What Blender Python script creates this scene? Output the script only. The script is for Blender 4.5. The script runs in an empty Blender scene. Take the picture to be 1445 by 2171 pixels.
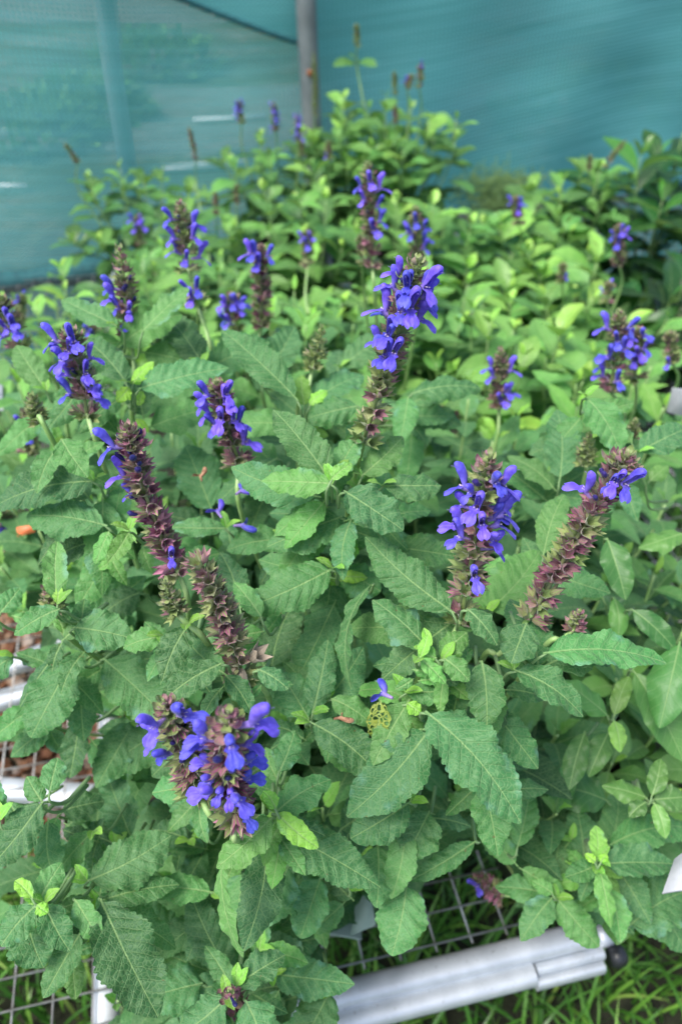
import bpy, math, random
import numpy as np
from mathutils import Vector, Matrix
sc = bpy.context.scene
# ---------------- camera ----------------
HC = 0.90; PITCH = math.radians(40); F = 1656.0
cd = bpy.data.cameras.new("camera"); cam = bpy.data.objects.new("camera", cd)
sc.collection.objects.link(cam); sc.camera = cam
cam.location = (0, 0, HC); cam.rotation_euler = (math.radians(90) - PITCH, 0, 0)
cd.sensor_fit = 'VERTICAL'; cd.sensor_height = 24; cd.sensor_width = 24
cd.lens = F / 2171 * 24; cd.clip_start = 0.02; cd.clip_end = 400
cd.dof.use_dof = True; cd.dof.focus_distance = 0.46; cd.dof.aperture_fstop = 4.1
# ---------------- world + sun ----------------
w = bpy.data.worlds.new("World"); sc.world = w; w.use_nodes = True
nt = w.node_tree; sky = nt.nodes.new('ShaderNodeTexSky'); sky.sky_type = 'NISHITA'
SE, SR = math.radians(60), math.radians(-128)
sky.sun_disc = False; sky.sun_elevation = SE; sky.sun_rotation = SR
sky.air_density = 1.0; sky.dust_density = 3.0; sky.ozone_density = 1.0
nt.links.new(sky.outputs[0], nt.nodes['Background'].inputs[0])
nt.nodes['Background'].inputs[1].default_value = 0.15
sl = bpy.data.lights.new("sun", 'SUN'); sl.energy = 2.4; sl.angle = math.radians(24); sl.color = (1, 0.97, 0.92)
so = bpy.data.objects.new("sun", sl); sc.collection.objects.link(so)
sd = Vector((math.sin(SR) * math.cos(SE), math.cos(SR) * math.cos(SE), math.sin(SE)))
so.rotation_euler = sd.to_track_quat('Z', 'Y').to_euler(); so.location = (0, 0, 5)
sc.view_settings.view_transform = 'Standard'; sc.view_settings.look = 'None'
sc.view_settings.exposure = 0.92; sc.view_settings.gamma = 1
# ---------------- helpers ----------------
V = lambda *a: np.array(a, float)
FW = V(0, math.cos(PITCH), -math.sin(PITCH)); UP = V(0, math.sin(PITCH), math.cos(PITCH)); RT = V(1, 0, 0)
CAM = V(0, 0, HC)
def ray(px, py): return FW + (px - 722.5) / F * RT - (py - 1085.5) / F * UP
def P(px, py, d): return CAM + d * ray(px, py)            # a point seen at a pixel, d metres along the view axis
def Zp(px, py, z):
    r = ray(px, py); return CAM + r * ((z - HC) / r[2])
def proj(p):
    q = np.asarray(p) - CAM; d = q @ FW; return V(722.5 + F * (q @ RT) / d, 1085.5 - F * (q @ UP) / d), d
def nrm(v):
    v = np.asarray(v, float); return v / (np.linalg.norm(v) + 1e-12)
class Acc:
    """collects vertex grids; build() links them as one mesh object"""
    def __init__(s): s.v = []; s.f = []; s.lm = []; s.ti = []; s.m = []; s.n = 0
    def grid(s, X, lm=None, ti=(0.5, 0.5, 0), wrap=False, mat=0):
        a, b = X.shape[:2]; n = a * b
        i = np.arange(a - 1)[:, None] * b; bb = b if wrap else b - 1
        j = np.arange(bb)[None, :]; j2 = (j + 1) % b
        q = np.stack([i + j, i + b + j, i + b + j2, i + j2], -1).reshape(-1, 4) + s.n
        s.v.append(X.reshape(-1, 3)); s.f.append(q)
        s.lm.append(np.zeros((n, 3)) if lm is None else lm.reshape(-1, 3))
        ti = np.asarray(ti, float); s.ti.append(np.broadcast_to(ti, (n, 3)) if ti.ndim == 1 else ti.reshape(-1, 3))
        s.m.append(np.full(len(q), mat)); s.n += n
    def add(s, o, M=None, ti=None):
        """o: packed template, M 4x4"""
        v = o.v
        if M is not None: v = v @ M[:3, :3].T + M[:3, 3]
        s.v.append(v); s.f.append(o.f + s.n); s.lm.append(o.lm)
        t = o.ti
        if ti is not None: t = t.copy(); t[:, 0] = ti[0]; t[:, 1] = ti[1]
        s.ti.append(t); s.m.append(o.m); s.n += len(v)
    def pack(s):
        s.v = np.concatenate(s.v); s.f = np.concatenate(s.f); s.lm = np.concatenate(s.lm)
        s.ti = np.concatenate(s.ti); s.m = np.concatenate(s.m); return s
    def mesh(s, name, mats, origin=None, smooth=True):
        if isinstance(s.v, list): s.pack()
        v = s.v - (0 if origin is None else np.asarray(origin))
        me = bpy.data.meshes.new(name); nf = len(s.f)
        me.vertices.add(len(v)); me.vertices.foreach_set('co', v.astype(np.float32).ravel())
        me.loops.add(nf * 4); me.loops.foreach_set('vertex_index', s.f.astype(np.int32).ravel())
        me.polygons.add(nf); me.polygons.foreach_set('loop_start', np.arange(nf, dtype=np.int32) * 4)
        me.polygons.foreach_set('material_index', s.m.astype(np.int32))
        me.polygons.foreach_set('use_smooth', np.full(nf, smooth))
        me.update(calc_edges=True)
        for nm, arr in (('lm', s.lm), ('ti', s.ti)):
            a = me.attributes.new(nm, 'FLOAT_VECTOR', 'POINT'); a.data.foreach_set('vector', arr.astype(np.float32).ravel())
        for m in (mats if isinstance(mats, (list, tuple)) else [mats]): me.materials.append(m)
        me.validate(); return me
    def build(s, name, mats, parent=None, origin=None, smooth=True):
        me = s.mesh(name, mats, origin, smooth)
        o = bpy.data.objects.new(name, me); sc.collection.objects.link(o)
        if parent: o.parent = parent
        return o
def tag(o, label, cat, group=None, kind=None):
    if label: o['label'] = label
    if cat: o['category'] = cat
    if group: o['group'] = group
    if kind: o['kind'] = kind
    return o
def empty(name, loc):
    o = bpy.data.objects.new(name, None); sc.collection.objects.link(o); o.location = tuple(loc); o.empty_display_size = .05
    return o
def frames(pts):
    pts = np.asarray(pts, float); t = np.gradient(pts, axis=0); t /= np.linalg.norm(t, axis=1)[:, None] + 1e-12
    r = V(1, 0.13, 0) if abs(t[0][0]) < .9 else V(0, 1, .1)
    A = []; B = []
    for k in range(len(pts)):
        r = nrm(r - t[k] * (r @ t[k])); A.append(r); B.append(np.cross(t[k], r))
    return t, np.array(A), np.array(B)
def tube(acc, pts, rad, n=7, ti=(.5, .5, 0), mat=0, cap=True):
    pts = np.asarray(pts, float); rad = np.broadcast_to(np.asarray(rad, float), (len(pts),)).copy()
    if cap:
        pts = np.vstack([pts[:1], pts, pts[-1:]]); rad = np.concatenate([[1e-5], rad, [1e-5]])
        t, A, B = frames(pts[1:-1]); A = np.vstack([A[:1], A, A[-1:]]); B = np.vstack([B[:1], B, B[-1:]])
    else: t, A, B = frames(pts)
    a = np.linspace(0, 2 * math.pi, n, endpoint=False)
    X = pts[:, None] + rad[:, None, None] * (A[:, None] * np.cos(a)[None, :, None] + B[:, None] * np.sin(a)[None, :, None])
    acc.grid(X, ti=ti, wrap=True, mat=mat)
def spline(pts, n=8):
    p = np.asarray(pts, float)
    if len(p) == 2: return p[0] + (p[1] - p[0]) * np.linspace(0, 1, n + 1)[:, None]
    q = np.vstack([2 * p[0] - p[1], p, 2 * p[-1] - p[-2]]); out = []
    for i in range(1, len(q) - 2):
        u = np.linspace(0, 1, n, endpoint=False)[:, None]; a, b, c, d = q[i - 1:i + 3]
        out.append(.5 * (2 * b + (c - a) * u + (2 * a - 5 * b + 4 * c - d) * u ** 2 + (3 * b - a - 3 * c + d) * u ** 3))
    return np.vstack(out + [p[-1:]])
def box(acc, c, ax, ay, az, ti=(.5, .5, 0), mat=0):
    """box about c with half-axis vectors"""
    c, ax, ay, az = [np.asarray(k, float) for k in (c, ax, ay, az)]
    for (u, v, n) in ((ax, ay, az), (ay, az, ax), (az, ax, ay)):
        for s_ in (1, -1):
            X = np.array([[c + s_ * n - u - s_ * v, c + s_ * n - u + s_ * v], [c + s_ * n + u - s_ * v, c + s_ * n + u + s_ * v]])
            acc.grid(X[:, ::-1], ti=ti, mat=mat)
# ---------------- materials ----------------
class N:
    def __init__(s, name):
        s.mat = bpy.data.materials.new(name); s.mat.use_nodes = True; s.t = s.mat.node_tree; s.t.nodes.clear()
    def n(s, typ, **k):
        x = s.t.nodes.new(typ)
        for a, b in k.items(): setattr(x, a, b)
        return x
    def put(s, sock, v):
        if hasattr(v, 'links') or isinstance(v, bpy.types.NodeSocket): s.t.links.new(v, sock)
        elif v is not None:
            if isinstance(v, (tuple, list)) and len(v) == 3 and sock.type == 'RGBA': v = (*v, 1)
            sock.default_value = v
    def math(s, op, a, b=None, c=None, clamp=False):
        x = s.n('ShaderNodeMath', operation=op, use_clamp=clamp)
        for i, v in enumerate((a, b, c)):
            if v is not None: s.put(x.inputs[i], v)
        return x.outputs[0]
    def mr(s, v, a, b, c=0., d=1., smooth=True):
        x = s.n('ShaderNodeMapRange', interpolation_type='SMOOTHSTEP' if smooth else 'LINEAR')
        for i, q in enumerate((v, a, b, c, d)): s.put(x.inputs[i], q)
        return x.outputs[0]
    def mix(s, f, a, b, mode='MIX'):
        x = s.n('ShaderNodeMix', data_type='RGBA', blend_type=mode)
        s.put(x.inputs[0], f); s.put(x.inputs[6], a); s.put(x.inputs[7], b); return x.outputs[2]
    def attr(s, nm): return s.n('ShaderNodeAttribute', attribute_name=nm).outputs['Vector']
    def sep(s, v):
        x = s.n('ShaderNodeSeparateXYZ'); s.put(x.inputs[0], v); return x.outputs
    def comb(s, a, b, c=0.):
        x = s.n('ShaderNodeCombineXYZ')
        for i, q in enumerate((a, b, c)): s.put(x.inputs[i], q)
        return x.outputs[0]
    def noise(s, vec, sc_, det=2., rough=.5):
        x = s.n('ShaderNodeTexNoise'); s.put(x.inputs['Vector'], vec); x.inputs['Scale'].default_value = sc_
        x.inputs['Detail'].default_value = det; x.inputs['Roughness'].default_value = rough; return x.outputs[0]
    def ramp(s, f, stops):
        x = s.n('ShaderNodeValToRGB'); s.put(x.inputs[0], f); e = x.color_ramp.elements
        while len(e) < len(stops): e.new(.5)
        for k, (p, c) in zip(e, stops): k.position = p; k.color = (*c, 1)
        return x.outputs[0]
    def bump(s, h, st, dist=.001):
        x = s.n('ShaderNodeBump'); s.put(x.inputs['Height'], h); s.put(x.inputs['Strength'], st); x.inputs['Distance'].default_value = dist
        return x.outputs[0]
    def bsdf(s, col, rough=.5, normal=None, metal=0., spec=.5, sheen=0.):
        x = s.n('ShaderNodeBsdfPrincipled'); s.put(x.inputs['Base Color'], col); s.put(x.inputs['Roughness'], rough)
        s.put(x.inputs['Metallic'], metal); s.put(x.inputs['Specular IOR Level'], spec)
        if sheen: x.inputs['Sheen Weight'].default_value = sheen; x.inputs['Sheen Roughness'].default_value = .4
        if normal: s.put(x.inputs['Normal'], normal)
        return x.outputs[0]
    def trans(s, col, normal=None):
        x = s.n('ShaderNodeBsdfTranslucent'); s.put(x.inputs[0], col); return x.outputs[0]
    def mixs(s, f, a, b):
        x = s.n('ShaderNodeMixShader'); s.put(x.inputs[0], f); s.put(x.inputs[1], a); s.put(x.inputs[2], b); return x.outputs[0]
    def out(s, sh):
        o = s.n('ShaderNodeOutputMaterial'); s.put(o.inputs[0], sh); return s.mat
    def pos(s): return s.n('ShaderNodeTexCoord').outputs['Object']
def leaf_mat(name, stops, ret=1.0, bumpk=1.0, rough=.55, blotch=True, holes=False):
    m = N(name); lm = m.sep(m.attr('lm')); ti = m.sep(m.attr('ti'))
    x, y, s_ = lm[0], lm[1], lm[2]; age, rnd, t = ti[0], ti[1], ti[2]
    ay = m.math('ABSOLUTE', y); vec = m.comb(x, y, m.math('MULTIPLY', rnd, 37.))
    wob = m.math('MULTIPLY', m.math('SUBTRACT', m.noise(vec, .9), .5), .5)
    mid = m.mr(ay, m.math('SUBTRACT', .035, m.math('MULTIPLY', s_, .03)), m.math('SUBTRACT', .095, m.math('MULTIPLY', s_, .055)), 1., 0.)
    ph = m.math('ADD', m.math('SUBTRACT', x, m.math('MULTIPLY', ay, .85)), wob)
    q = m.math('PINGPONG', ph, .42)
    lat = m.mr(q, .0, .07, 1., 0.)
    vo = m.n('ShaderNodeTexVoronoi', feature='DISTANCE_TO_EDGE'); m.put(vo.inputs['Vector'], vec); vo.inputs['Scale'].default_value = 3.6
    net = m.mr(vo.outputs['Distance'], .0, .16, 1., 0.)
    base = m.ramp(age, stops)
    n1 = m.noise(vec, .55, 3.)
    base = m.mix(m.mr(n1, .3, .75), base, m.mix(1., base, (.70, .84, .72), 'MULTIPLY'))
    hv = m.n('ShaderNodeHueSaturation'); m.put(hv.inputs['Color'], base)
    m.put(hv.inputs['Value'], m.mr(rnd, 0., 1., .78, 1.3, False)); m.put(hv.inputs['Hue'], m.mr(m.math('FRACT', m.math('MULTIPLY', rnd, 7.3)), 0, 1, .49, .512, False))
    base = hv.outputs[0]
    pale = m.mix(.42, base, (.36, .52, .24))
    c = m.mix(m.math('MULTIPLY', net, .38 * ret), base, pale)
    c = m.mix(m.math('MULTIPLY', lat, .45), c, pale)
    c = m.mix(m.math('MULTIPLY', mid, .78), c, m.mix(.5, (.30, .46, .16), pale))
    if blotch:   # pale copper-blue spray residue and brown specks on some leaves
        e = m.math('MULTIPLY', m.mr(m.noise(vec, .6, 3.), .56, .72), m.mr(m.math('ABSOLUTE', t), .4, .9))
        e = m.math('MULTIPLY', e, m.mr(rnd, .55, .62))
        c = m.mix(m.math('MULTIPLY', e, .38), c, (.22, .45, .40))
        sp = m.mr(m.noise(vec, 3.1, 2.), .74, .77)
        c = m.mix(m.math('MULTIPLY', sp, .7), c, (.18, .10, .04))
    geo = m.n('ShaderNodeNewGeometry')
    c2 = m.mix(geo.outputs['Backfacing'], c, m.mix(.45, c, (.24, .36, .2)))
    h = m.math('ADD', m.math('MULTIPLY', net, -.55 * ret), m.math('ADD', m.math('MULTIPLY', lat, -.8), m.math('MULTIPLY', mid, -.8)))
    h = m.math('ADD', h, m.math('MULTIPLY', m.noise(vec, 9., 2.), .35))
    h = m.math('ADD', h, m.math('MULTIPLY', m.noise(vec, 2.2, 3.), .9)); nb = m.bump(h, .55 * bumpk, .0008)
    tr = m.trans(m.mix(1., c2, (1.25, 1.35, .55), 'MULTIPLY'))
    sh = m.mixs(.30, m.bsdf(c2, rough, nb, spec=.42, sheen=.07), tr)
    if holes:   # eaten between the veins
        hv_ = m.math('MULTIPLY', m.mr(vo.outputs['Distance'], .10, .16), m.mr(m.noise(vec, 1.1, 2.), .40, .48)); hv_ = m.math('MULTIPLY', hv_, m.mr(m.math('ABSOLUTE', t), .85, .95, 1., 0.))
        sh = m.mixs(hv_, sh, m.n('ShaderNodeBsdfTransparent').outputs[0])
    return m.out(sh)
SAL = leaf_mat('salvia_leaf', [(0, (.030, .105, .036)), (.35, (.076, .222, .074)), (.65, (.155, .36, .080)), (1, (.30, .58, .06))])
SMO = leaf_mat('smooth_leaf', [(0, (.030, .095, .03)), (.4, (.095, .235, .062)), (.7, (.175, .37, .085)), (1, (.34, .58, .09))], ret=.25, bumpk=.5, rough=.42, blotch=False)
GLO = leaf_mat('glossy_leaf', [(0, (.010, .045, .012)), (.5, (.03, .12, .025)), (1, (.10, .27, .04))], ret=.0, bumpk=.3, rough=.3, blotch=False)
EATEN = leaf_mat('eaten_leaf', [(0, (.20, .30, .05)), (1, (.42, .46, .08))], holes=True)
BROWN = None
def stem_mat():
    m = N('stem'); t = m.sep(m.attr('ti'))
    n = m.noise(m.pos(), 60., 3.)
    c = m.mix(m.mr(n, .3, .7), (.20, .36, .10), (.32, .46, .19)); c = m.mix(t[0], c, (.13, .07, .06))
    return m.out(m.bsdf(c, .5, m.bump(m.noise(m.pos(), 500.), .3, .0005)))
STEM = stem_mat()
def calyx_mat():
    m = N('calyx'); ti = m.sep(m.attr('ti')); lm = m.sep(m.attr('lm'))
    # lm: x angle ribs, y along 0..1 ; ti: purple amount, rand
    rib = m.mr(m.math('ABSOLUTE', m.math('SINE', m.math('MULTIPLY', lm[0], 5.))), .1, .7)
    gr = m.mix(ti[1], (.16, .25, .07), (.34, .42, .15)); pu = m.mix(ti[1], (.20, .055, .105), (.44, .17, .27))
    k = m.math('ADD', m.math('MULTIPLY', rib, .55), m.math('MULTIPLY', m.noise(m.pos(), 260., 2.), .5))
    k = m.math('ADD', k, m.math('MULTIPLY', lm[1], .25))
    k = m.mr(m.math('ADD', k, m.math('SUBTRACT', m.math('MULTIPLY', ti[0], 1.3), 1.42)), 0., .5)
    c = m.mix(k, gr, pu); c = m.mix(m.math('MULTIPLY', ti[2], .75), c, (.40, .32, .26))
    h = m.math('ADD', rib, m.noise(m.pos(), 900.))
    return m.out(m.mixs(.15, m.bsdf(c, .5, m.bump(h, .5, .0004), sheen=.3), m.trans(c)))
CAL = calyx_mat()
def petal_mat(name, a, b, throat):
    m = N(name); ti = m.sep(m.attr('ti')); lm = m.sep(m.attr('lm'))
    oi = m.n('ShaderNodeObjectInfo').outputs['Random']
    c = m.mix(m.mr(m.noise(m.pos(), 230., 2.), .3, .7), a, b)
    st = m.mr(m.math('ABSOLUTE', m.math('SINE', m.math('MULTIPLY', lm[1], 9.))), .0, .4, .85, 1.)
    c = m.mix(1., c, m.comb(st, st, st), 'MULTIPLY')
    hv = m.n('ShaderNodeHueSaturation'); m.put(hv.inputs['Color'], c); m.put(hv.inputs['Hue'], m.mr(oi, 0, 1, .49, .515, False)); m.put(hv.inputs['Value'], m.mr(oi, 0, 1, .85, 1.15, False))
    c = m.mix(ti[0], hv.outputs[0], throat)
    return m.out(m.mixs(.25, m.bsdf(c, .5, m.bump(m.noise(m.pos(), 700.), .25, .0004), sheen=.25, spec=.3), m.trans(c)))
PET = petal_mat('petal', (.078, .060, .54), (.16, .14, .84), (.40, .28, .55))
BUD = petal_mat('bud_petal', (.010, .010, .085), (.022, .02, .15), (.05, .03, .2))
def simple(name, c1, c2, scale=30., rough=.6, metal=0., bmp=.3, bd=.002, spec=.5):
    m = N(name); n = m.noise(m.pos(), scale, 4.); n2 = m.noise(m.pos(), scale * 6, 3.)
    return m.out(m.bsdf(m.mix(m.mr(n, .3, .7), c1, c2), m.mr(n2, .3, .7, rough * .85, rough * 1.15), m.bump(n2, bmp, bd), metal, spec))
ANTH = simple('stamen', (.5, .42, .62), (.6, .5, .6), 200)
POT = simple('pot_plastic', (.012, .012, .012), (.02, .02, .02), 40, .5)
SOIL = simple('soil', (.02, .013, .008), (.05, .035, .02), 90, .95, 0, 1, .006)
def alu_mat():
    m = N('aluminium'); n = m.noise(m.pos(), 25., 4.); f = m.noise(m.pos(), 300., 3.)
    c = m.mix(m.mr(n, .3, .7), (.48, .52, .56), (.62, .66, .70)); c = m.mix(m.mr(f, .66, .74, 0, .6), c, (.2, .2, .19))
    c = m.mix(m.mr(m.noise(m.pos(), 9., 5., .7), .56, .72, 0, .55), c, (.36, .37, .36))
    return m.out(m.bsdf(c, m.mr(f, .3, .7, .48, .62), m.bump(f, .15, .001), .5))
ALU = alu_mat()
WIRE = simple('wire', (.22, .21, .19), (.45, .45, .44), 18, .45, .6)
POST = simple('galvanised_pipe', (.14, .16, .17), (.24, .27, .28), 12, .5, .4)
PALE = simple('pale_post', (.85, .9, .9), (.92, .95, .95), 10, .6)
DARK = simple('dark_plastic', (.015, .017, .02), (.03, .035, .04), 40, .35)
RUST = simple('rust', (.10, .03, .012), (.24, .09, .03), 90, .9)
PAPER = simple('label_card', (.30, .32, .34), (.38, .40, .42), 60, .5, 0, .1)
ORNG = simple('orange_card', (.62, .14, .05), (.70, .2, .08), 60, .5, 0, .1)
LID = simple('grey_green_card', (.22, .31, .25), (.34, .42, .36), 25, .5, 0, .1)
ROLLM = simple('rolled_net', (.008, .075, .085), (.02, .13, .14), 60, .7, 0, .8, .004)
# ---------------- leaf ----------------
def leaf(acc, B, T, Nn, W, rs, arch=.06, fold=.25, nu=14, nv=6, teeth=0, shape=(.55, .75), age=.4, rnd=None, wave=.10, quilt=.035, bend=None, pet=.07, mat=0, curl=0.):
    B = np.asarray(B, float); T = np.asarray(T, float); L = np.linalg.norm(T - B); ex = (T - B) / L
    ez = nrm(Nn - ex * (np.asarray(Nn) @ ex)); ey = np.cross(ez, ex)
    s = np.linspace(0, 1, nu + 1)[:, None]; t = np.linspace(-1, 1, nv + 1)[None, :]
    q = np.clip((s - pet) / (1 - pet), 0, 1); a, b = shape; pk = a / (a + b)
    g = q ** a * (1 - q) ** b / (pk ** a * (1 - pk) ** b)
    hw = W / 2 * g
    if teeth:
        nt_ = teeth; ph = rs.uniform(0, 1, 2)
        to = np.abs(np.sin(math.pi * (nt_ * q + ph[0] * .5 * np.sign(t))))
        hw = hw * (1 + np.abs(t) ** 3 * (.13 * (to ** .7 - .6) + .07 * np.sin(2 * math.pi * (2.7 * q + ph[1]) + t)))
    else:
        hw = hw * (1 + .06 * np.sin(9 * q + rs.uniform(0, 6)) * np.abs(t))
    hw = np.maximum(hw, min(.0011, W * .03))
    if bend is None: bend = rs.uniform(-.05, .05)
    x = L * s + 0 * t; y = t * hw * math.cos(fold * .8) + bend * L * np.sin(math.pi * s)
    at = np.abs(t); p1, p2 = rs.uniform(0, 6.28, 2)
    nq = max(5, L / .008)
    z = arch * L * 4 * s * (1 - s) + fold * at * hw - curl * at ** 2 * hw
    z = z + wave * hw * at ** 2 * (np.sin(2 * math.pi * 2.3 * s + p1 + 2 * t) + .5 * np.sin(2 * math.pi * 5.1 * s + p2 - 3 * t))
    z = z + quilt * hw * np.cos(2 * math.pi * nq * (s - .42 * at * hw / L * 2)) * np.minimum(at * 3, 1) * (1 - at ** 4 * .5)
    X = B + x[..., None] * ex + y[..., None] * ey + z[..., None] * ez
    lm = np.stack([x * 100 + rs.uniform(0, 9), (t * hw) * 100, s + 0 * t], -1)
    r = rs.uniform() if rnd is None else rnd
    ti = np.stack([np.full_like(x, age), np.full_like(x, r), t + 0 * s], -1)
    acc.grid(X, lm, ti, mat=mat)
    return X[0, nv // 2]
# ---------------- calyx, bract, blossom templates ----------------
def calyx_tpl():
    a = Acc(); n = 10; ang = np.linspace(0, 2 * math.pi, n, endpoint=False)
    prof = [(0, .5), (.8, 1.5), (3.2, 2.3), (5.8, 2.7), (7.4, 3.5)]
    rows = [[(x, r * math.cos(k) * (1.15 if x > 3 else 1), r * math.sin(k) * (.85 if x > 5 else 1)) for k in ang] for x, r in prof]
    last = []
    for i, k in enumerate(ang):
        tooth = i % 2 == 0; r = 4.9 if tooth else 3.3; x = 12.0 if tooth else 7.4
        if not tooth and abs(math.cos(k)) > .9: x, r = 8, 3.2
        last.append((x, r * math.cos(k) * 1.1, r * math.sin(k) * .9))
    rows.append(last); X = np.array(rows) * .001
    lm = np.zeros(X.shape); lm[..., 0] = ang[None, :]; lm[..., 1] = np.linspace(0, 1, len(rows))[:, None]
    a.grid(X, lm, wrap=True)
    return a.pack()
CALYX = calyx_tpl()
def bract_tpl():
    a = Acc(); s = np.linspace(0, 1, 6)[:, None]; t = np.linspace(-1, 1, 5)[None, :]
    hw = 3.4 * (s + .03) ** .5 * (1 - s) ** .7 * 1.5
    X = np.stack([7.5 * s + 0 * t, t * hw, 2.4 * np.sin(s * 2.6) - 1.2 * t * t * (1 - s) + 0 * t], -1) * .001
    lm = np.stack([t * 1.5 + 0 * s, s + 0 * t, 0 * s + 0 * t], -1)
    a.grid(X, lm); return a.pack()
BRACT = bract_tpl()
def blossom_mesh(seed, kind='open', k=1.0):
    rs = np.random.RandomState(seed); a = Acc(); j = lambda m: rs.uniform(-m, m)
    mm = .00088 * k
    def sweep(path, ry, rz, a0, a1, n, tip, wrap=False):
        p = spline(path, 3); m_ = len(p); d = np.gradient(p, axis=0); d /= np.linalg.norm(d, axis=1)[:, None]
        nn = np.stack([-d[:, 1], d[:, 0]], 1); u = np.linspace(0, 1, m_)
        RY = np.interp(u, np.linspace(0, 1, len(ry)), ry); RZ = np.interp(u, np.linspace(0, 1, len(rz)), rz)
        ph = np.linspace(a0, a1, n, endpoint=not wrap)
        X = np.zeros((m_, n, 3))
        X[..., 0] = p[:, 0][:, None] + nn[:, 0][:, None] * RZ[:, None] * np.cos(ph)
        X[..., 2] = p[:, 1][:, None] + nn[:, 1][:, None] * RZ[:, None] * np.cos(ph)
        X[..., 1] = RY[:, None] * np.sin(ph)
        lm = np.zeros_like(X); lm[..., 1] = ph[None, :]; lm[..., 0] = u[:, None]
        ti = np.zeros_like(X); ti[..., 0] = np.interp(u, [0, .25, .55, 1], tip)[:, None]
        a.grid(X * mm, lm, ti, wrap=wrap)
    if kind == 'bud':
        sweep([(0, 0), (4, .5), (7, 1.6), (9.6, 3.2), (11, 4.2)], [1, 1.5, 2.3, 2.2, .1], [1, 1.4, 1.9, 1.8, .1], 0, 2 * math.pi, 9, [0, 0, 0, .1], True)
    else:
        o = 1 if kind == 'open' else .78
        sweep([(0, 0), (4, .3), (7, .8), (9, 1.4)], [1.2, 1.5, 1.9, 2.5], [1.1, 1.5, 2.0, 2.2], 0, 2 * math.pi, 10, [.95, .8, .55, .35], True)
        h = [(7.2, 1.6), (9.0, 4.2), (11.0 + j(.5), 7.4 * o), (13.4 + j(.6), 10.4 * o), (15.6 + j(.6), 12.0 * o), (17.4, 12.6 * o), (18.2, 12.5 * o)]
        sweep(h, [2.0, 2.2, 2.5, 2.7, 2.6, 1.9, .2], [1.4, 2.3, 3.1, 3.5, 3.2, 2.0, .2], -2.25, 2.25, 11, [.35, .12, .0, .0])
        # lower lip: side lobes then a broad notched middle lobe
        nu, nv = 14, 10; u = np.linspace(0, 1, nu + 1)[:, None]; v = np.linspace(-1, 1, nv + 1)[None, :]
        hw = np.interp(u, [0, .14, .28, .42, .55, .75, .9, 1], [1.6, 2.6, 4.1, 2.2, 3.1, 5.0, 4.3, 2.2]) * o
        le = 12.5 * o; notch = 1.1 * np.exp(-(v / .22) ** 2) * u ** 6
        x = 7.2 + le * u * (.86) - notch * 1.2 - .9 * v * v * u; 
        z = .2 - (2.2 + j(.6)) * u - (5.2 + j(1.2)) * u ** 2.2 + 1.3 * np.abs(v) ** 1.6 * (1 - u) - 1.6 * np.abs(v) ** 2 * u ** 2 + .5 * np.sin(v * 9 + j(2)) * u + .3 * np.sin(v * 4 + u * 11 + j(3)) * u
        y = v * hw + j(.5) * u
        X = np.stack([x + 0 * v, y, z + 0 * v], -1) * mm
        lm = np.stack([u + 0 * v, v * 1.3 + 0 * u, 0 * (u + v)], -1)
        ti = np.zeros_like(X); ti[..., 0] = np.clip(1 - u * 3.2, 0, 1) * .7 * np.exp(-(v / .6) ** 2) + 0 * u
        a.grid(X, lm, ti)
        for sgn in (-1, 1):
            tube(a, V(7, .6 * sgn, .6) * mm + np.array([(0, 0, 0), (1.6, .2 * sgn, .8), (2.8, .4 * sgn, 1.0), (3.6, .5 * sgn, .8)]) * mm, [.0002, .00016, .00016, .00035], 5, mat=1)
        tube(a, np.array([(9, 0, 3.5), (14, 0, 9.5 * o), (18, 0, 11.2 * o), (19.6, .3, 11.0 * o)]) * mm, .00014, 4, mat=0)
    return a.mesh('blossom', [BUD if kind == 'bud' else PET, ANTH])
BLO = [blossom_mesh(i, 'open', k) for i, k in ((1, 1.0), (2, 1.12), (3, .94), (4, 1.05))]
BLO2 = [blossom_mesh(11, 'small', .85), blossom_mesh(12, 'small', .95)]
BLB = [blossom_mesh(21, 'bud', .8), blossom_mesh(22, 'bud', 1.0)]
def mat4(x, z, p, sc_=1.):
    x = nrm(x); z = nrm(z - x * (np.asarray(z) @ x)); y = np.cross(z, x)
    M = np.eye(4); M[:3, 0] = x * sc_; M[:3, 1] = y * sc_; M[:3, 2] = z * sc_; M[:3, 3] = p; return M
def put_blossom(me, M, parent, origin):
    o = bpy.data.objects.new('blossom', me); sc.collection.objects.link(o); o.parent = parent
    M = M.copy(); M[:3, 3] -= origin; o.matrix_local = Matrix(M.tolist()); return o
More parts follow.
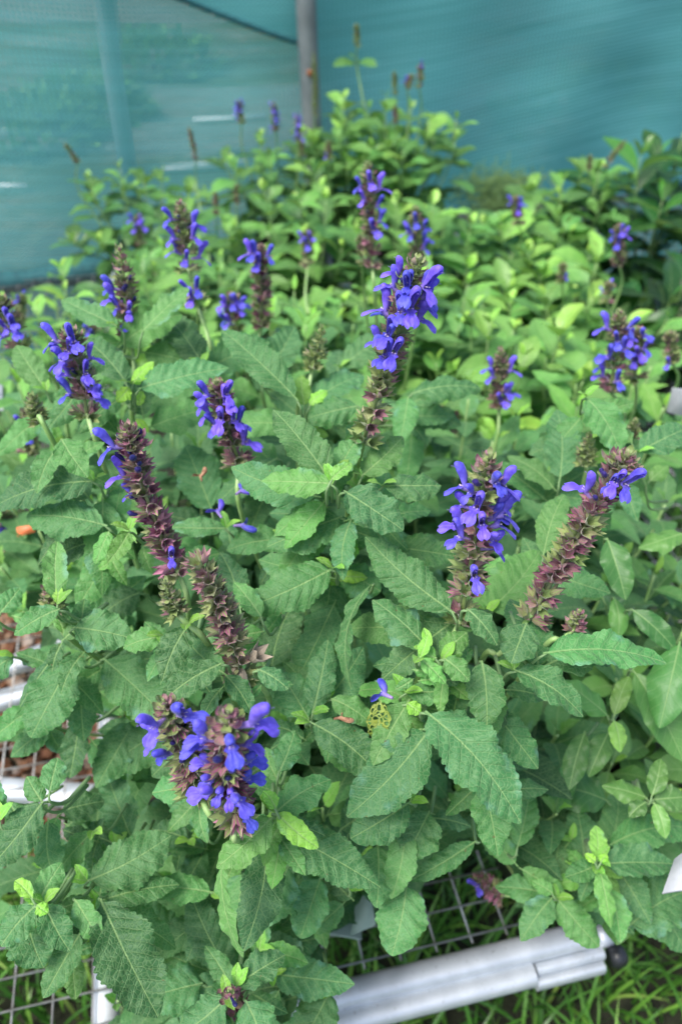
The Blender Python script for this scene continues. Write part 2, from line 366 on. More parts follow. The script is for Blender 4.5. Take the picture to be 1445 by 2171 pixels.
# ---------------- flower spike ----------------
def spike(plant, origin, B, T, seed, bl=(), rand=(0, 0, 0), purple=.6, dry=0., size=1.0, buds=0, tip=.16, gap=1.0, top=True, cal=True, label=None, sag=0.):
    """B,T base and tip points. bl: pixels where open blossoms show. rand=(count,from,to) extra blossoms round the spike"""
    rs = np.random.RandomState(seed); B = np.asarray(B, float); T = np.asarray(T, float)
    side = nrm(np.cross(T - B, FW)); L = np.linalg.norm(T - B)
    mid = (B + T) / 2 + side * L * rs.uniform(-.03, .03) - V(0, 0, 1) * sag * L
    pth = spline([B, mid, T], 10); tt, A1, A2 = frames(pth); u = np.linspace(0, 1, len(pth))
    def at(s_): return (np.array([np.interp(s_, u, pth[:, k]) for k in range(3)]), nrm([np.interp(s_, u, tt[:, k]) for k in range(3)]), nrm([np.interp(s_, u, A1[:, k]) for k in range(3)]))
    acc = Acc(); tube(acc, pth, np.linspace(.0016, .0009, len(pth)) * size, 6, ti=(.75, .3, dry * .4))
    s_ = 0.0; wh = 0; last = 1 - tip if top else 1.
    whorls = []
    while s_ < last - .005:
        whorls.append(s_); s_ += gap * (.0079 * size * (1 - .25 * s_)) / L * rs.uniform(.85, 1.2)
        if s_ < .25 and rs.uniform() < .5: s_ += gap * .0045 / L
    for wh, s_ in enumerate(whorls):
        p, ax, a = at(s_); b = np.cross(ax, a); k = 6 if size > .5 else 5
        off = (wh % 2) * math.pi / 6 + rs.uniform(-.2, .2)
        for i in range(k):
            if rs.uniform() < .07: continue
            ph = off + 2 * math.pi * i / k + rs.uniform(-.18, .18); rad = a * math.cos(ph) + b * math.sin(ph)
            el = math.radians(rs.uniform(5, 58) + 15 * s_) ; d = rad * math.cos(el) + ax * math.sin(el)
            sz = size * rs.uniform(.85, 1.15) * (1 - .22 * s_)
            if cal: acc.add(CALYX, mat4(d, ax + rs.uniform(-.2, .2, 3), p + rad * .0018 * size, sz), (np.clip(purple + rs.uniform(-.38, .32) + .12 * rs.normal(), 0, 1.1), rs.uniform()))
        for i in range(2):
            ph = off + math.pi * i + .5; rad = a * math.cos(ph) + b * math.sin(ph)
            acc.add(BRACT, mat4(rad * .95 + ax * .15, ax, p - ax * .001, size * rs.uniform(.7, 1.05)), (purple + .1, rs.uniform()))
    if top:   # closed bud head: overlapping bracts in a cone, small closed calyces between
        n = 26; 
        for i in range(n):
            f = i / (n - 1); s2 = 1 - tip + tip * (f * .92); p, ax, a = at(s2); b = np.cross(ax, a)
            ph = i * 2.399; rad = a * math.cos(ph) + b * math.sin(ph); r = .0070 * size * (1 - f) ** .6 * .55
            el = math.radians(30 + 50 * f); d = rad * math.cos(el) + ax * math.sin(el)
            z = ax * math.cos(el) - rad * math.sin(el)
            acc.add(BRACT, mat4(d, -z, p + rad * r, size * (1.25 - .55 * f) * rs.uniform(.85, 1.15)), (np.clip(purple + rs.uniform(-.55, .4), 0, 1.1), rs.uniform()))
            if i % 2 == 0 and f < .75:
                el2 = el - .2; d2 = rad * math.cos(el2) + ax * math.sin(el2)
                acc.add(CALYX, mat4(d2, ax, p + rad * .001, size * (.72 - .4 * f)), (np.clip(purple + rs.uniform(-.6, .3), 0, 1.1), rs.uniform()))
    if dry:
        for k in range(len(acc.ti)):
            a_ = np.array(acc.ti[k]); a_[:, 2] = dry * rs.uniform(.3, 1.1); acc.ti[k] = a_
    else:
        for k in range(len(acc.ti)):
            a_ = np.array(acc.ti[k]); a_[:, 2] = max(0, rs.uniform(-.6, .35)); acc.ti[k] = a_
    o = acc.build('flower_spike', CAL, plant, origin)
    if label: o['label'] = label
    # blossoms where the photograph shows them
    pb, _ = proj(B); pt, _ = proj(T); ax2 = (pt - pb); l2 = np.linalg.norm(ax2); ax2 /= l2; lat2 = V(-ax2[1], ax2[0])
    for k, q in enumerate(bl):
        q_ = V(q[0], q[1]) - pb; s1 = np.clip((q_ @ ax2) / l2 + .03, .03, .88); p, ax, a = at(s1); _, dd = proj(p)
        R = .0135 * size * F / dd; sx = np.clip((q_ @ lat2) / R, -1, 1)
        toc = nrm(CAM - p); latw = nrm(-RT * ax2[1] * -1 * 0 + RT * lat2[0] - UP * lat2[1]); latw = nrm(latw - ax * (latw @ ax))
        f = nrm(np.cross(ax, latw)); f = f if f @ toc > 0 else -f
        rad = latw * sx + f * math.sqrt(max(0, 1 - sx * sx)) * .9; rad = nrm(rad)
        el = math.radians(rs.uniform(5, 28)); d = rad * math.cos(el) + ax * math.sin(el)
        small = len(q) > 2
        me = (BLB if small and q[2] == 'b' else BLO2 if small else BLO)[rs.randint(2)] if small else BLO[rs.randint(len(BLO))]
        put_blossom(me, mat4(d, ax + rs.uniform(-.38, .38, 3), p + rad * .004 * size, size * rs.uniform(.85, 1.12)), o, origin)
    cnt, f0, f1 = rand
    for k in range(cnt):
        s1 = rs.uniform(f0, f1); p, ax, a = at(s1); b = np.cross(ax, a); ph = rs.uniform(0, 6.28); rad = a * math.cos(ph) + b * math.sin(ph)
        el = math.radians(rs.uniform(5, 30)); d = rad * math.cos(el) + ax * math.sin(el)
        me = BLO2[rs.randint(2)] if rs.uniform() < .3 else BLO[rs.randint(len(BLO))]
        put_blossom(me, mat4(d, ax + rs.uniform(-.15, .15, 3), p + rad * .004 * size, size * rs.uniform(.85, 1.08)), o, origin)
    for k in range(buds):
        s1 = rs.uniform(max(.3, f0), 1 - tip * .8); p, ax, a = at(s1); b = np.cross(ax, a); ph = rs.uniform(0, 6.28); rad = a * math.cos(ph) + b * math.sin(ph)
        el = math.radians(rs.uniform(25, 50)); d = rad * math.cos(el) + ax * math.sin(el)
        put_blossom(BLB[rs.randint(2)], mat4(d, ax, p + rad * .004 * size, size * rs.uniform(.7, 1.)), o, origin)
    return o
# ---------------- plants ----------------
OPEN = [(-60, 1400, 70, 1495, ''), (-60, 1580, 215, 1690, ''), (-60, 2035, 205, 2300, ''), (890, 1800, 1085, 2000, ''), (700, 1940, 1290, 2400, ''), (1285, 2010, 1500, 2400, ''), (1300, 505, 1600, 645, 'L'), (1300, 505, 1600, 645, 'M')]
def blocked(b, t, key):
    # keeps the gaps in the foliage where the bench, the gravel and the shade under the plants can be seen
    for f in (0, .5, 1):
        (x, y), _ = proj(b + (t - b) * f)
        for x0, y0, x1, y1, k in OPEN:
            if x0 < x < x1 and y0 < y < y1 and key.startswith(k): return True
    return False
class Plant:
    def __init__(s, key, px, py, d, R, nst, leafL, age, label, kind='salvia', drop=.0, dy=.0, hero=False, dx=0, spread=1.0, wr=.46, nodes=5, seed=None):
        s.key = key; s.C = P(px, py, d); s.C[2] -= drop; s.R = R; s.n = nst; s.LL = leafL; s.age = age; s.kind = kind; s.hero = hero; s.wr = wr; s.nodes = nodes
        s.base = V(s.C[0] + dx, s.C[1] + dy, 0.0); s.px = V(px, py); s.d = d; s.spread = spread
        s.rs = np.random.RandomState(seed or (abs(hash_(key)) % 10000))
        s.root = empty({'salvia': 'salvia_plant', 'smooth': 'bushy_plant', 'glossy': 'broadleaf_plant'}[kind], s.base)
        tag(s.root, label, 'plant', 'potted plants standing on the bench'); s.fol = Acc()
        s.make()
    def stem(s, pts, r0=.0022, r1=.0014, ti=(0., .5, 0)):
        a = Acc(); p = spline(pts, 6); tube(a, p, np.linspace(r0, r1, len(p)), 7, ti=ti); return a.build('stem', STEM, s.root, s.base)
    def make(s):
        rs = s.rs; C = s.C; d = s.d
        near = d < .8; nu, nv = (26, 6) if near else ((14, 6) if d < 1.3 else (9, 4))
        tilt = rs.uniform(0, 6.28)
        for k in range(s.n):
            f = math.sqrt((k + .5) / s.n); ph = k * 2.399 + tilt
            tip = C + V(s.R * f * math.cos(ph) * s.spread, s.R * f * math.sin(ph), -.30 * s.R * f * f * 2 + (rs.uniform(-.035, .03) if d < 1.4 else rs.uniform(-.05, .075)))
            if blocked(tip, tip, s.key): continue
            b0 = s.base + V(.035 * f * math.cos(ph), .035 * f * math.sin(ph), .12)
            m1 = b0 + (tip - b0) * V(.55, .55, .45) + V(0, 0, -.01) ; m2 = b0 + (tip - b0) * V(.9, .9, .75)
            pts = spline([b0, m1, m2, tip], 6); s.stem([b0, m1, m2, tip], .0021, .0012)
            tt, A, Bv = frames(pts); az = rs.uniform(0, 3.14)
            nn = s.nodes
            for j in range(nn + 1):
                q = 1 - (j / nn) ** 1.15 * .82; i = q * (len(pts) - 1); i0 = int(i); i1 = min(i0 + 1, len(pts) - 1)
                p = pts[i0] + (pts[i1] - pts[i0]) * (i - i0); t_ = tt[i0]
                if j == 0: L = s.LL * rs.uniform(.2, .32); el = 58
                else: L = s.LL * (.48 + .52 * min(1, j / 2.5)) * rs.uniform(.75, 1.18); el = 38 - 13 * j
                a_ = az + (j % 2) * math.pi / 2 + rs.uniform(-.35, .35)
                for side in (0, 1):
                    if rs.uniform() < .06: continue
                    hd = V(math.cos(a_ + side * math.pi), math.sin(a_ + side * math.pi), 0)
                    e = math.radians(el + rs.uniform(-16, 14)); dr = hd * math.cos(e) + V(0, 0, math.sin(e)); dr = nrm(dr + .35 * t_ * V(1, 1, 0))
                    Nn = nrm(np.cross(np.cross(dr, V(0, 0, 1)), dr) + rs.uniform(-.28, .28, 3) + nrm(C - p) * V(.0, .0, .2))
                    Bp = p + dr * .003
                    if blocked(Bp, Bp + dr * L, s.key): continue
                    ag = s.age + (.42 if j == 0 else .12 if j == 1 else 0) * (1.0) + (rs.uniform(-.14, .14) if s.kind == 'salvia' else rs.uniform(-.26, .22)) - .05 * j
                    kw = dict(shape=(.58, .85)) if s.kind == 'salvia' else dict(shape=(.75, .8), quilt=.01, wave=.05)
                    if s.kind == 'glossy': kw = dict(shape=(.8, .9), quilt=.0, wave=.04)
                    leaf(s.fol, Bp, Bp + dr * L, Nn, L * s.wr * rs.uniform(.82, 1.15), rs, arch=rs.uniform(.03, .13), fold=rs.uniform(.1, .45), nu=nu, nv=nv,
                         teeth=int(L / .0052) if (s.kind == 'salvia' and d < 1.3) else 0, age=float(np.clip(ag, 0, 1)), pet=.12 if j > 2 else .05, **kw)
    def finish(s):
        if s.fol.n:
            s.fol.build('foliage', {'salvia': SAL, 'smooth': SMO, 'glossy': GLO}[s.kind], s.root, s.base)
        a = Acc(); b = s.base; h = .115
        prof = [(.001, .002), (.052, .002), (.066, h - .02), (.071, h - .02), (.073, h), (.069, h), (.066, h - .02), (.064, h - .022)]
        an = np.linspace(0, 2 * math.pi, 28, endpoint=False)
        X = np.array([[(r * math.cos(k), r * math.sin(k), z) for k in an] for r, z in prof]); a.grid(X, wrap=True); a.build('pot', POT, s.root)
        a = Acc(); rs = np.random.RandomState(3)
        X = np.array([[(r * math.cos(k), r * math.sin(k), h - .020 + rs.uniform(-.002, .003)) for k in an] for r in (.065, .05, .035, .02, .0005)]); a.grid(X, wrap=True); a.build('soil', SOIL, s.root)
def hash_(k): return sum((i + 7) * ord(c) * 31 for i, c in enumerate(k))
PL = {}
def plant(key, *a, **k): PL[key] = Plant(key, *a, **k); return PL[key]
#=PLANTS=
G = .46   # typical leaf-age offset
plant('A', 90, 1960, .66, .12, 10, .085, .30, 'salvia plant at the front left, its big crinkled leaves drooping over the mesh', drop=.03, dy=.12, dx=.10, hero=True)
plant('B', 560, 1900, .68, .14, 15, .088, .28, 'salvia plant behind the front rail, under the two large blue spikes that face upwards', drop=.03, dy=.20, hero=True)
plant('C', 250, 1330, .68, .12, 14, .085, .30, 'salvia plant beside the gap that shows orange gravel, with small green bud heads', drop=.03, dy=.10, dx=.09, hero=True)
plant('D', 700, 1330, .67, .15, 19, .09, .30, 'salvia plant with the tallest blue spike and a broad-leaved rosette in the middle', drop=.03, dy=.08, hero=True)
plant('E', 1010, 1560, .66, .14, 17, .09, .30, 'salvia plant with one full blue spike and one long purple-brown spike leaning right', drop=.04, dy=.12, hero=True)
plant('F', 1270, 1860, .70, .10, 5, .055, .45, 'low salvia plant spilling over the end of the metal rail with small bright leaf tips', drop=.01, dy=.12, hero=True)
plant('G', 1330, 1520, .74, .13, 12, .062, .52, 'bushy plant with small smooth oval leaves right of the long purple-brown spike', kind='smooth', drop=.02, dy=.02, wr=.5)
plant('G2', 1420, 1200, .82, .13, 12, .07, .42, 'bushy plant with long smooth hanging leaves at the right edge, behind the purple-brown spike', kind='smooth', drop=.02, wr=.42)
plant('K', 30, 1130, .76, .12, 13, .075, .40, 'salvia plant at the left edge beside the orange plant label', drop=.02, dy=.28)
plant('H', 260, 900, .78, .14, 13, .085, .32, 'salvia plant at left with a round blue spike and a long spent purple spike', drop=.02, hero=True)
plant('I', 640, 930, .82, .15, 14, .088, .32, 'salvia plant with broad grey-green leaves behind the tallest spike, bearing one pale bud head', drop=.02, hero=True)
plant('J', 1230, 1000, .84, .15, 14, .08, .34, 'salvia plant with two pale bud heads, behind the long purple-brown spike', drop=.02, hero=True)
plant('I2', 960, 880, .88, .12, 12, .078, .38, 'salvia plant with a small half-open blue spike, right of the tallest spike', drop=.01)
plant('L0', 70, 800, 1.0, .15, 12, .07, .5, 'salvia plant at the left edge with a dark blue spike leaning in')
plant('L1', 105, 610, 1.28, .19, 16, 0.069, 0.64, 'bushy light green plant in front of the rolled net at left', kind='smooth', wr=.5)
plant('L2', 370, 580, 1.35, .18, 16, 0.079, 0.59, 'bushy light green plant right of the plant by the rolled net', kind='smooth', wr=.5)
plant('L3', 590, 640, 1.12, .17, 16, 0.090, 0.54, 'salvia plant with a spent spike that keeps a few blue blossoms at its tip')
plant('L4', 840, 600, 1.18, .18, 16, 0.090, 0.60, 'salvia plant with paired thin blue spikes, behind the top of the tallest spike')
plant('L5', 1090, 690, 1.12, .18, 18, 0.090, 0.72, 'lime green bushy plant with broad smooth leaves, right of the tallest spike', kind='smooth', wr=.55)
plant('L6', 1320, 780, 1.02, .17, 15, 0.083, 0.62, 'salvia plant at right with a double blue spike above lime leaves')
plant('L7', 1240, 600, 1.35, .18, 16, 0.101, 0.68, 'lime green bushy plant in front of the dark glossy leaves', kind='smooth', wr=.5)
plant('M1', 280, 392, 1.85, .17, 14, 0.079, 0.44, 'dark green bushy plant standing alone against the net at left', kind='smooth', wr=.55)
plant('M2', 450, 500, 1.6, .19, 15, 0.085, 0.56, 'mid green bushy plant between the lone plant by the net and the tall back plant', kind='smooth', wr=.5)
plant('M3', 660, 450, 1.65, .2, 18, 0.090, 0.54, 'bushy plant in the middle of the back, dark between its broad leaves', kind='smooth', wr=.55)
plant('M4', 930, 480, 1.55, .19, 16, 0.101, 0.66, 'light green bushy plant with very broad leaves below the gap in the back row', kind='smooth', wr=.55)
plant('M5', 1180, 500, 1.6, .18, 15, 0.106, 0.68, 'yellow-green broad-leaved plant beneath the rolled net edge', kind='smooth', wr=.5)
plant('M6', 1215, 400, 1.8, .16, 14, 0.090, 0.56, 'bushy plant against the net at right with a brown seed spike', kind='smooth', wr=.55)
plant('N1', 580, 330, 2.05, .2, 15, 0.085, 0.50, 'bushy plant left of the grey post with three pale blue spikes above it', kind='smooth', wr=.5)
plant('N2', 745, 268, 2.0, .17, 18, 0.096, 0.54, 'tall bushy plant right in front of the grey post', kind='smooth', wr=.52)
plant('N3', 855, 262, 1.95, .17, 18, 0.096, 0.56, 'tall bushy plant right of the grey post with spikes rising high against the net', kind='smooth', wr=.52)
plant('O1', 1420, 350, 1.75, .19, 13, .17, .55, 'dark plant with long glossy leaves in the right back corner', kind='glossy', wr=.36, nodes=4)
plant('O2', 1430, 560, 1.5, .14, 7, .17, .25, 'dark plant with long glossy leaves below the one in the right back corner', kind='glossy', wr=.36, nodes=4, drop=.06)
#=HERO LEAVES=  (plant, base x, y, tip x, y, width, depth, age, slot)
HL = [
('H',255,695,140,640,62,.64,.42),('H',300,705,392,618,58,.64,.40),('H',292,825,470,783,88,.60,.32),('H',268,812,178,722,75,.62,.30),
('H',430,775,350,672,85,.68,.32),('H',425,790,560,730,80,.72,.35),('H',130,930,182,1006,68,.54,.42),('H',200,1020,0,1072,92,.56,.28),
('H',100,830,40,740,60,.66,.4),('H',280,815,322,770,36,.60,.95),('H',275,820,250,850,34,.60,.95),('H',190,800,110,900,70,.64,.35),
('I',632,850,482,712,82,.60,.36),('I',650,860,760,800,80,.66,.34),('I',645,862,640,800,40,.63,.9),('I',655,860,690,830,30,.62,.95),
('D',697,1015,588,880,92,.50,.38),('D',705,1025,566,1020,70,.49,.50),('D',712,1010,755,935,62,.52,.44),('D',765,1010,847,932,68,.53,.55),
('D',728,1040,845,1118,100,.49,.38),('D',808,1030,925,1030,72,.52,.34),('D',700,1018,742,985,34,.48,.75),
('I',590,970,470,1060,75,.66,.28),('I',450,1085,398,955,100,.68,.28),('I',760,860,660,885,70,.62,.36),('I',720,780,820,720,75,.8,.40),
('I',870,835,1008,825,62,.68,.44),('I',865,840,850,930,60,.68,.36),('I',880,860,970,900,60,.72,.30),('I',560,800,620,700,80,.75,.35),
('J',1240,842,1308,950,88,.62,.36),('J',1185,1020,1180,880,78,.64,.32),('J',1350,960,1450,912,75,.62,.36),('J',1255,930,1130,960,70,.68,.32),
('J',1262,985,1150,1060,60,.7,.32),('J',1340,940,1290,900,40,.66,.5),
('C',155,1330,272,1352,98,.51,.36),('C',128,1290,38,1342,58,.49,.42),('C',122,1282,122,1158,56,.50,.46),('C',152,1400,72,1552,112,.55,.32),
('C',118,1390,48,1492,36,.56,.28),('C',70,1500,-20,1570,62,.58,.46),('H',228,1115,70,1095,105,.56,.32),('C',232,1125,205,1190,40,.53,.62),
('C',275,1125,232,1188,44,.53,.66),('C',398,1325,348,1435,74,.47,.34),('C',472,1405,350,1485,72,.46,.38),('C',350,1350,268,1372,58,.50,.44),
('C',218,1395,360,1530,118,.57,.26),('C',300,1255,215,1310,80,.62,.26),('C',180,1340,300,1230,80,.62,.28),('C',0,1300,40,1250,50,.55,.44),
('C',285,1530,210,1660,90,.62,.22),('C',360,1540,240,1620,110,.62,.24),('C',420,1560,330,1640,90,.60,.22),
('D',705,1205,528,1285,102,.52,.36),('D',725,1095,578,1155,105,.53,.28),('D',480,1120,372,1118,50,.58,.36),('D',610,1145,490,1165,66,.58,.34),
('D',545,1418,606,1458,52,.46,.38),('D',575,1420,622,1285,112,.58,.26),('D',662,1512,693,1368,68,.51,.40),('D',655,1525,598,1432,86,.52,.24),
('D',655,1530,812,1662,92,.50,.28),('D',590,1640,622,1555,58,.49,.45),('D',700,1190,790,1120,70,.56,.40),('D',720,1200,745,1140,50,.53,.8),
('D',716,1205,800,1250,80,.56,.42),('D',705,1215,690,1330,90,.58,.28),('D',510,1290,470,1180,70,.55,.30),('D',555,1310,500,1240,50,.5,.4),
('D',790,1235,748,1445,46,.52,.40,'edge'),('D',700,1480,780,1530,60,.52,.35),('D',830,1160,960,1180,80,.57,.34),('D',810,1150,700,1110,60,.55,.34),
('E',962,1300,788,1150,98,.485,.38),('E',908,1378,798,1280,94,.485,.34),('E',988,1290,1048,1362,60,.46,.40),('E',1150,1385,1392,1404,88,.465,.40),
('E',1088,1420,1224,1512,84,.475,.32),('E',1030,1300,1135,1178,125,.56,.46),('E',1115,1320,1085,1400,90,.47,.34),('E',1150,1180,1192,1058,66,.56,.42),
('E',925,1395,888,1385,50,.46,.66),('E',935,1400,985,1345,56,.47,.62),('E',940,1395,990,1440,54,.46,.50),('E',890,1395,940,1445,40,.455,.6),
('E',868,1482,796,1612,74,.485,.44),('E',858,1468,948,1465,58,.49,.42),('E',1020,1400,1030,1530,86,.485,.30),
('E',862,1490,890,1510,34,.48,.85),('E',900,1508,1088,1728,138,.46,.34),('E',1040,1500,1132,1620,84,.52,.30),('E',1020,1650,1052,1804,84,.515,.50),
('E',870,1700,752,1772,98,.50,.30),('E',910,1720,865,1810,105,.54,.30),('E',800,1790,798,1915,84,.54,.40),('E',862,1872,832,2015,112,.55,.38),
('E',1010,1782,878,1862,48,.56,.36),('E',970,1500,900,1600,90,.52,.28),('E',960,1520,980,1440,70,.5,.34),('E',845,1560,760,1480,70,.54,.26),
('E',1095,1800,1120,1680,60,.60,.40),('E',720,1760,800,1700,70,.56,.24),
('B',580,1730,468,1832,84,.465,.52),('B',585,1722,692,1658,90,.475,.40),('B',585,1722,668,1792,50,.465,.88),('B',560,1750,788,1872,112,.50,.30),
('B',612,1835,564,1955,96,.55,.30),('B',492,2072,408,1900,84,.56,.28),('B',500,2090,596,2030,72,.51,.32),('B',482,2115,388,2190,86,.50,.32),
('B',520,2120,565,2230,92,.50,.34),('B',430,2085,318,2115,112,.57,.24),('B',575,2065,738,2085,84,.57,.26),('B',550,2015,645,2040,50,.55,.55),
('B',470,1830,512,2015,46,.475,.48,'edge'),('B',452,1892,318,1882,66,.56,.44),('B',585,1715,560,1680,34,.46,.95),('B',420,1660,330,1680,70,.52,.42),
('B',440,1770,360,1640,90,.58,.24),('B',680,1860,640,1980,90,.58,.30),('B',500,1900,420,1960,80,.60,.26),('B',650,2090,560,1990,90,.6,.24),
('B',700,2100,640,2210,100,.58,.26),('B',380,1990,300,1920,60,.6,.4),('B',520,1850,505,1940,80,.56,.36),('B',740,1880,720,1780,80,.57,.24),
('B',400,1780,330,1760,60,.6,.2),('B',545,1990,530,1900,70,.6,.3),
('A',92,1698,-8,1825,90,.51,.32),('A',105,1680,122,1612,56,.51,.38),('A',90,1700,60,1650,46,.51,.38),('A',185,1868,350,1778,112,.53,.26),
('A',212,1905,326,2138,136,.51,.32),('A',158,1905,212,1995,56,.50,.42),('A',78,1918,8,2000,76,.49,.34),('A',82,1912,128,1835,58,.49,.38),
('A',95,1915,145,2010,70,.49,.34),('A',60,1960,90,2045,110,.51,.28),('A',172,1975,98,2105,66,.52,.38),('A',78,1918,100,1935,30,.48,.9),
('A',70,1905,35,1870,34,.48,.85),('A',0,1740,-30,1640,50,.5,.5),('A',200,1760,130,1840,60,.55,.36),('A',150,2010,160,2110,50,.54,.5),
('A',20,1700,50,1770,50,.55,.42),('A',245,1790,160,1770,80,.6,.22),('A',280,1780,230,1650,80,.6,.32),('A',300,2010,280,2120,60,.58,.4),('A',130,1720,215,1700,70,.56,.3),('C',110,1540,30,1600,60,.60,.3),('C',170,1520,150,1640,64,.60,.26),('C',30,1390,-40,1440,60,.58,.34),('C',90,1500,130,1590,56,.62,.26),
('F',1265,1822,1262,1755,40,.60,.72),('F',1262,1835,1202,1858,50,.60,.45),('F',1272,1832,1415,1832,82,.61,.36),('F',1268,1838,1292,1958,42,.60,.68),
('F',1290,1880,1312,1990,60,.62,.40),('F',1172,1898,1058,1882,62,.63,.32),('F',1172,1900,1108,1988,66,.62,.38),('F',1180,1905,1262,2000,72,.62,.40),
('F',1170,1890,1182,1795,64,.64,.34),('F',1330,1965,1460,1890,120,.64,.28),('F',1285,1795,1460,1760,78,.64,.36),('F',1172,1895,1130,1870,34,.61,.5),
('F',1262,1828,1240,1812,20,.59,.95),('F',1272,1828,1284,1812,20,.59,.95),('F',1120,1790,1180,1740,60,.70,.34),('F',1215,1960,1290,1880,80,.67,.28),
('F',1370,1900,1445,2010,90,.68,.28),('F',1210,1780,1150,1840,50,.67,.36),('F',1330,1880,1250,1920,70,.66,.30),
('G',1372,1692,1282,1668,50,.62,.56),('G',1380,1690,1398,1615,46,.61,.66),('G',1370,1700,1335,1730,40,.61,.46),('G',1385,1700,1408,1772,40,.61,.64),
('G',1382,1695,1450,1690,60,.62,.52),('G',1290,1520,1195,1448,62,.62,.50),('G',1300,1520,1330,1440,42,.62,.80),('G',1300,1525,1312,1590,42,.61,.78),
('G',1240,1550,1208,1665,56,.64,.48),('G',1290,1550,1250,1640,54,.65,.40),('G',1290,1700,1150,1670,110,.70,.28),('G',1340,1420,1440,1600,90,.66,.40),
('G2',1300,1265,1308,1350,44,.66,.60),('G2',1335,1290,1425,1375,56,.64,.46),('G2',1285,1140,1322,1262,70,.64,.34),('G2',1440,1360,1400,1530,100,.63,.36),
('G2',1375,1020,1412,990,40,.70,.5),('G2',1370,1035,1340,980,36,.7,.5),('G2',1280,1270,1225,1240,40,.68,.4),('G2',1450,1130,1360,1160,60,.68,.5),
]
hrs = np.random.RandomState(77); fillers = []
for i, h in enumerate(HL):
    k, bx, by, tx, ty, wpx, d, ag = h[:8]; pl = PL[k]
    Lpx = math.hypot(tx - bx, ty - by); L0 = Lpx / F * d
    # tips of leaves that point down the picture droop away, those pointing up the picture lie flatter
    up_ = (by - ty) / max(Lpx, 1); d2 = d + L0 * (.45 * up_ + hrs.uniform(-.02, .16))
    tx += .08 * (tx - bx); ty += .08 * (ty - by); B = P(bx, by, d); T = P(tx, ty, d2); toc = nrm(CAM - (B + T) / 2)
    edge = len(h) > 8
    Nn = nrm(.62 * V(0, 0, 1) + .55 * toc + hrs.uniform(-.22, .22, 3)) if not edge else nrm(.5 * toc + .8 * nrm(np.cross(T - B, toc)))
    W = wpx / F * (d + d2) / 2 * (.93 if not edge else 1.25); L = np.linalg.norm(T - B)
    sal = pl.kind == 'salvia'
    b0 = leaf(pl.fol, B, T, Nn, W, hrs, arch=hrs.uniform(.05, .12) + (.05 if edge else 0), fold=hrs.uniform(.08, .34), nu=max(24, int(L / .0011)) if sal else 22, nv=12, teeth=int(L / .0043) if sal else 0,
         shape=(hrs.uniform(.46, .62), hrs.uniform(.60, .82)) if sal else (.7, .8), age=ag + hrs.uniform(-.10, .08), wave=.20, quilt=.07 if sal else .012, pet=.05, curl=hrs.uniform(-.05, .45))
    if sal and Lpx > 60 and not edge: fillers.append((pl, B, T, d, L, W, ag))
    if True:   # petiole going down into the plant
        inw = pl.base + V(0, 0, .0) - B; inw[2] = 0; inw = nrm(inw) if np.linalg.norm(inw) > .01 else V(0, 1, 0)
        ex = nrm(T - B); q1 = B - ex * .003 - V(0, 0, .006); q2 = q1 + inw * .012 - V(0, 0, .02); q3 = q1 + inw * .038 - V(0, 0, .030)
        a = pl.fol; tube(a, spline([B + ex * .002, q1, q2, q3], 4), np.linspace(.0007, .0014, 13), 6, ti=(.40, .6, .0))
# lower whorls: each stem carries pairs of leaves set crosswise under the ones above
for pl, B, T, d, L, W, ag in fillers:
    for side in (1, -1, .45):
        if hrs.uniform() < .22: continue
        ex = nrm(T - B); up3 = nrm(.5 * V(0, 0, 1) + .5 * nrm(CAM - B)); lat = np.cross(up3, ex); an_ = math.radians(hrs.uniform(45, 115)) * side
        dr = nrm(ex * math.cos(an_) + lat * math.sin(an_) - V(0, 0, hrs.uniform(-.05, .4)))
        B2 = B - up3 * hrs.uniform(.022, .055) + hrs.uniform(-.006, .006, 3); L2 = min(.075, L * hrs.uniform(.65, 1.1))
        if blocked(B2, B2 + dr * L2 * 1.05, pl.key): continue
        leaf(pl.fol, B2, B2 + dr * L2, nrm(up3 + hrs.uniform(-.3, .3, 3)), L2 * hrs.uniform(.36, .5), hrs, arch=hrs.uniform(.05, .16), fold=hrs.uniform(.1, .4), nu=44, nv=8, teeth=int(L2 / .0045), shape=(.55, .8),
             age=float(np.clip(ag + hrs.uniform(-.16, .16), 0, 1)), wave=.18, quilt=.06, curl=hrs.uniform(-.05, .4))
    if hrs.uniform() < .35:   # tiny bright new leaves in the axil
        for q in range(2):
            an_ = hrs.uniform(0, 6.28); dr = nrm(V(math.cos(an_), math.sin(an_), .7)); leaf(pl.fol, B, B + dr * .014, nrm(V(0, 0, 1) - dr * .3), .007, hrs, nu=10, nv=4, age=.85, arch=.1)
#=SPIKES=
def sp(key, b, t, d, seed, bl=(), stem=(), k=.58, **kw):
    """b,t: base and tip pixels, d: base depth, k: how upright; stem: way points (px,py,depth) below the spike"""
    pl = PL[key]; B = P(b[0], b[1], d); dt = d
    for _ in range(8):
        T = P(t[0], t[1], dt); dt = d - k * np.linalg.norm(T - B)
    T = P(t[0], t[1], dt)
    o = spike(pl.root, pl.base, B, T, seed, bl, **kw)
    pts = [B + (T - B) * .03] + [P(*s_) for s_ in stem]
    e = pts[-1]; mid = e * .5 + pl.base * .5 + V(0, 0, .02); pts += [mid, pl.base + V(0, 0, .10)]
    pl.stem(pts[::-1], .0026, .0017 if not kw.get('size', 1) < .7 else .0012)
    return o
sp('D', (770, 935), (885, 548), .535, 1, [(800,612),(786,662),(818,700),(862,612),(848,660),(868,650),(905,640),(893,690),(905,600),(812,752),(835,735),(820,590),(915,668),(868,590,'s'),(845,590,'b'),(912,600,'s')],
   [(752, 1015, .56), (735, 1110, .60)], rand=(4, .5, .8), buds=3, tip=.12, purple=.45)
